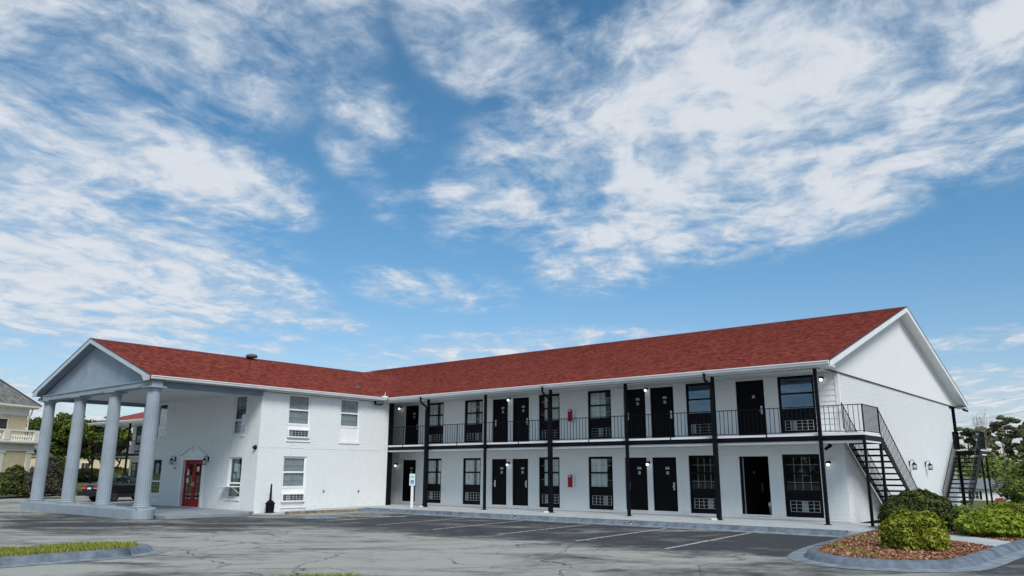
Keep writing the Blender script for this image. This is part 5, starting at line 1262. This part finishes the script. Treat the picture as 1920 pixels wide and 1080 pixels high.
# ================================================================== NEIGHBOURING BUILDINGS (left)
YW = mat('cream_yellow_wall', (0.60, 0.51, 0.33), .8, var=.05); YT = mat('cream_trim', (0.70, 0.68, 0.60), .6, var=.04); SLATE = mat('grey_slate_roof', (0.15, 0.155, 0.145), .85, var=.22, vscale=3)
yb = thing('yellow_building', 'cream yellow two-storey building with white balustrade and grey hipped roof', 'building', (-34.4, -5.8, .4), R(116))
# local frame: x along the front with the right-hand corner at 0, -y faces the lot
def ybx(name, mat_, *bx, parent=None, **kw):
    m_ = MB()
    for q in bx: m_.box(*q)
    return obj(name, m_, mat_, parent or yb, world=False, **kw)
ybx('lower_wall', YW, (-9, -.02, .06, 9, .0, 2.70))
ybx('plinth', YT, (-9, .0, .0, .059, .0, .52))
for x in (-5.3, -2.85, -.50): ybx('pilaster', YT, (x, x+.42, .0, .058, .521, 2.55)); ybx('pilaster_cap', YT, (x-.05, x+.47, -.04, .057, 2.551, 2.69))
ybx('entablature', YT, (-9, .05, -.02, .06, 2.701, 3.18)); ybx('cornice', YT, (-9, .30, -.30, 9, 3.181, 3.27), (-9, .38, -.38, 9, 3.271, 3.36))
ybx('balustrade_rail', YT, (-9, .2, -.16, .06, 3.361, 3.47), (-9, .2, -.18, .08, 4.07, 4.19))
bb = MB(); bb.lathe([(.06, 0), (.06, .05), (.035, .08), (.085, .22), (.07, .30), (.035, .45), (.04, .54), (.06, .56), (.06, .60)], 10); bbm = mesh_of('stone_baluster', bb, YT)
for x in (-5.2, -2.62, -.05): ybx('balustrade_pier', YT, (x-.22, x+.26, -.20, .10, 3.471, 4.068))
for k in range(30):
    x = -4.85+k*.20
    if any(abs(x-q-.02) < .30 for q in (-5.2, -2.62, -.05)) or x > 0: continue
    o = bpy.data.objects.new('stone_baluster', bbm); COL.objects.link(o); o.parent = yb; o.location = (x, -.05, 3.471)
ybx('upper_wall', YW, (-9, .35, 1.3, 9, 3.361, 5.28)); ybx('frieze', YT, (-9, .40, 1.24, 9.02, 5.281, 5.82)); ybx('eave', YT, (-9, .80, .80, 9.4, 5.821, 6.02)); ybx('eave_gutter', YT, (-9, .88, .70, .799, 5.90, 6.03))
wn_ = ybx('window', YT, (-2.42, -2.35, 1.25, 1.31, 4.10, 5.05), (-1.35, -1.28, 1.25, 1.31, 4.10, 5.05), (-2.35, -1.35, 1.25, 1.31, 4.98, 5.05), (-2.35, -1.35, 1.25, 1.31, 4.10, 4.17))
for i_ in range(4):
    for j_ in range(3): ybx('pane', mat('dark_pane', (0.02, 0.035, 0.035), 0.08, spec=.8), (-2.335+i_*.245, -2.115+i_*.245, 1.27, 1.295, 4.185+j_*.267, 4.43+j_*.267), parent=wn_)
m_ = MB(); m_.add([(-12, .72, 6.03), (.95, .72, 6.03), (.95, 9.6, 6.03), (-12, 9.6, 6.03), (-12, 5.1, 9.9), (-3.3, 5.1, 9.9)], [(0, 1, 5, 4), (1, 2, 5), (2, 3, 4, 5), (0, 3, 2, 1), (0, 4, 3)])
obj('roof', m_, SLATE, yb, world=False)
m_ = MB(); m_.tube([(.95, .72, 6.05), (-3.3, 5.1, 9.93)], .07, 6); obj('hip_cap', m_, mat('slate_dark', (.06, .065, .07), .8), yb, world=False)
m_ = MB(); m_.tube([(.55, 1.1, 5.95), (.55, 1.2, 5.4), (.45, 1.27, 5.2), (.45, 1.27, 3.4)], .05, 6); obj('downpipe', m_, YT, yb, world=False)
cw = thing('cream_wing', 'low cream wing with small windows behind the trees left of the motel', 'building', (-64.2, 6.0, .45), math.atan2(7.2, 2.9))
ybx('wall', YW, (-2, 14, 0, 6, 0, 2.75), parent=cw); ybx('cornice', YT, (-2.2, 14.2, -.2, 6.2, 2.751, 3.05), parent=cw)
m_ = MB(); m_.prism([(-.5, 3.06), (3, 4.3), (6.5, 3.06)], -2.4, 14.4, lambda u, v, w: (w, u, v)); obj('roof', m_, SLATE, cw, world=False)
for x in (1.0, 3.2, 5.6, 8.3, 11):
    f_ = ybx('window', YT, (x, x+.85, -.06, -.002, .75, 2.2), parent=cw)
    for i_ in range(2):
        for j_ in range(2): ybx('pane', MATS['dark_pane'], (x+.07+i_*.37, x+.41+i_*.37, -.075, -.061, .82+j_*.68, 1.44+j_*.68), parent=f_)
# ================================================================== RIGHT-HAND BACKGROUND
wh = thing('white_house', 'low white house with grey roof and black shutters beyond the rear staircase', 'house', (1.4, 119.4, -2.72), math.atan2(1.4, 8.5))
ybx('wall', mat('house_white', (.78, .79, .79), .7, var=.03), (-6, 16, 0, 8, 0, 2.2), parent=wh)
m_ = MB(); m_.prism([(-.6, 2.15), (4, 3.75), (8.6, 2.15)], -6.5, 16.5, lambda u, v, w: (w, u, v)); obj('roof', m_, mat('house_grey_roof', (.16, .18, .21), .8, var=.1), wh, world=False)
for x, wd in ((-3.0, 1.1), (2.2, 1.1), (7.3, 1.6), (10.6, 1.3)):
    f_ = ybx('window', YT, (x, x+wd, -.08, -.002, .55, 1.75), parent=wh)
    for i_ in range(2):
        for j_ in range(2): ybx('pane', MATS['dark_pane'], (x+.08+i_*(wd-.1)/2, x+(i_+1)*(wd-.1)/2, -.10, -.081, .62+j_*.56, 1.12+j_*.56), parent=f_)
    for xx in (x-.36, x+wd+.06): ybx('shutter', BLACK, (xx, xx+.30, -.06, -.002, .5, 1.8), parent=f_)
rgv = np.random.default_rng(9)
def woods():
    P_ = []; N_ = []; T_ = []
    for k in range(190):
        a_ = rgv.uniform(-55, 40); x = a_; y = rgv.uniform(132, 165); h = rgv.uniform(5.2, 8.2); r_ = rgv.uniform(2.2, 4.4)
        n = 900; d = unit(rgv, n); q = d*np.array([r_, r_, h*.55])*rough_r(d, rgv, .22)[:, None]*(1-.35*rgv.random(n)**2)[:, None]; cb = rgv.random(40); cd = unit(rgv, 40)
        P_.append(q+np.array([x, y, -3+h*.5])); N_.append(d+np.array([0, 0, .4])); T_.append(.35*rgv.random(n)+.40*cb[np.argmax(d@cd.T, 1)]+.25*rgv.random())
    me = leaf_mesh('woods', np.concatenate(P_), np.concatenate(N_), .42, rgv, LEAF_W, np.concatenate(T_), long=1.4)
    o = bpy.data.objects.new('woods', me); COL.objects.link(o); o['kind'] = 'stuff'
    m_ = MB(); rg = random.Random(4)
    for k in range(90): x = rg.uniform(-55, 45); y = rg.uniform(130, 160); m_.tube([(x, y, -3), (x+rg.uniform(-.6, .6), y, rg.uniform(3, 8))], .14, 5, .05)
    obj('wood_trunks', m_, BARKD, kind='stuff')
woods()
def road_woods():   # tree belt added across the road, out of view, for darker pane reflections
    P_ = []; N_ = []; T_ = []
    for k in range(130):
        n = 260; d = unit(rgv, n); r_ = rgv.uniform(2.5, 4.5); h = rgv.uniform(7, 10)
        P_.append(d*np.array([r_, r_, h*.55])*rough_r(d, rgv, .2)[:, None]+np.array([rgv.uniform(-230, 60), rgv.uniform(-118, -104), h*.45])); N_.append(d); T_.append(.6*rgv.random(n)+.4*rgv.random())
    o = bpy.data.objects.new('road_woods', leaf_mesh('road_woods', np.concatenate(P_), np.concatenate(N_), 1.1, rgv, LEAF_T, np.concatenate(T_), long=1.4)); COL.objects.link(o); o['kind'] = 'stuff'
road_woods()
def pine(lab, loc, h, seed):
    rg = random.Random(seed); nrg = np.random.default_rng(seed); t = thing('pine_tree', lab, 'tree', loc, 0, 'tall pines above the far wood')
    m_ = MB(); b_ = [(0, 0, 0), (rg.uniform(-.2, .2), 0, h*.35), (rg.uniform(-.5, .5), 0, h*.7), (rg.uniform(-.7, .7), 0, h*.98)]; m_.tube(b_, .24, 7, .06); P_ = []; C_ = []
    for k in range(17):
        z = h*(.52+.48*(k/16)**.85); a_ = rg.uniform(0, 6.28); Lb = rg.uniform(1.4, 3.4)*(1.15-.55*(z/h-.5)*2*.8); x0 = b_[2][0]*min(1, z/h/.7)
        e = (x0+math.cos(a_)*Lb, math.sin(a_)*Lb, z+rg.uniform(-.1, .7)); m_.tube([(x0, 0, z-.2), (x0+math.cos(a_)*Lb*.5, math.sin(a_)*Lb*.5, z+.05), e], .055, 4, .02)
        for j in range(3):
            f = rg.uniform(.55, 1.05); P_.append((x0+math.cos(a_)*Lb*f, math.sin(a_)*Lb*f, z+.25+rg.uniform(-.1, .3))); C_.append(rg.uniform(.55, 1.0))
    obj('trunk', m_, BARKD, t, world=False, fix=False)
    tp = np.array(P_); rr = np.array(C_); n = 5200; idx = nrg.integers(0, len(tp), n); d = unit(nrg, n)
    p = tp[idx]+d*(rr[idx]*nrg.random(n)**.5)[:, None]*np.array([1, 1, .42]); cb = nrg.random(len(tp))
    f = bpy.data.objects.new('crown', leaf_mesh('crown', p, d+np.array([0, 0, .6]), .26, nrg, LEAF_P, .5*nrg.random(n)+.5*cb[idx], long=2.0)); COL.objects.link(f); f.parent = t
pine('tall pine with the widest crown at the right of the far wood', (4.6, 160.4, -2.7), 15.4, 41)
pine('tall narrow pine left of the widest-crowned pine', (1.7, 160.0, -2.7), 14.0, 42)
pine('shorter pine just right of the bare tree', (-.6, 158.5, -2.7), 13.0, 43)
pine('pine left of the bare tree above the rear staircase', (-3.0, 159.5, -2.7), 13.3, 44)
pine('pine at the far right edge of the picture', (8.6, 158.0, -2.7), 12.6, 45)
pine('slender pine between the bare tree and the wide-crowned pine', (2.9, 166.0, -2.7), 15.0, 46)
pine('leaning pine right of the widest-crowned pine', (6.6, 163.0, -2.7), 14.2, 47)
tree('bare_tree', 'leafless grey tree rising above the pines behind the rear staircase', 'tree', (.4, 150, -2.7), 17.6, .42, 2, 0, .1, None, mat('grey_bark', (.25, .22, .20), .9), 52, None, depth=4, trunk_h=.36, up=.55, r0=.12, lean=.08)
shrub('background_shrub', 'dark green shrub at the picture edge between hedge and white house', 'shrub', (23.0, 34.0, -.25), (1.7, 2.0, 1.2), 9000, .13, LEAF_W, 61, amp=.16, depth=.35)
shrub('background_shrub', 'big leafy green shrub rising at the right edge in front of the wood', 'shrub', (22.6, 44.0, -.5), (3.0, 2.4, 2.2), 12000, .16, LEAF_W, 62, amp=.16, depth=.35)
shrub('flowering_bush', 'small bush with pink flowers in front of the white house', 'shrub', (9.3, 108.0, -2.6), (.7, .7, .6), 1500, .16, tint_mat('pink_blossom', (.35, .05, .11), (.55, .16, .24)), 63, amp=.2)
p = MB(); p.box(-20, 40, 86, 88.5, -2.6, -1.85); struct('far_path', p, WALK)
# overhead cables and their poles (outside the picture on both sides)
for (x, y, lab) in ((52.0, 14, 'wooden utility pole carrying the cables right of the motel'), (-8.0, 110, 'wooden utility pole carrying the cables behind the motel')):
    t = thing('utility_pole', lab, 'utility pole', (x, y, terrain(x, y)), 0); m_ = MB(); m_.tube([(0, 0, 0), (0, 0, 10.6)], .16, 8, .11); obj('shaft', m_, BARK, t, world=False); m_ = MB(); m_.box(-1.0, 1.0, -.06, .06, 9.2, 9.36); obj('crossarm', m_, BARK, t, world=False)
for k, (za, zb3, ox) in enumerate(((10.3, 12.8, 0), (9.4, 10.6, -.6), (9.0, 10.1, .5), (6.6, 5.8, 0))):
    pts = []
    for i in range(25):
        f = i/24; pts.append((52+ox+(-60)*f, 14+96*f, za*(1-f)+(zb3-2.6)*f-1.2*4*f*(1-f)*.6))
    m_ = MB(); m_.tube(pts, .011 if k < 3 else .009, 4); tag(obj('power_cable', m_, FLASH), ['topmost thin cable crossing the sky right of the gable', 'upper of the two close cables right of the gable', 'lower of the two close cables right of the gable', 'lowest cable crossing behind the rear landing and treetops'][k], 'cable', 'cables right of the gable')
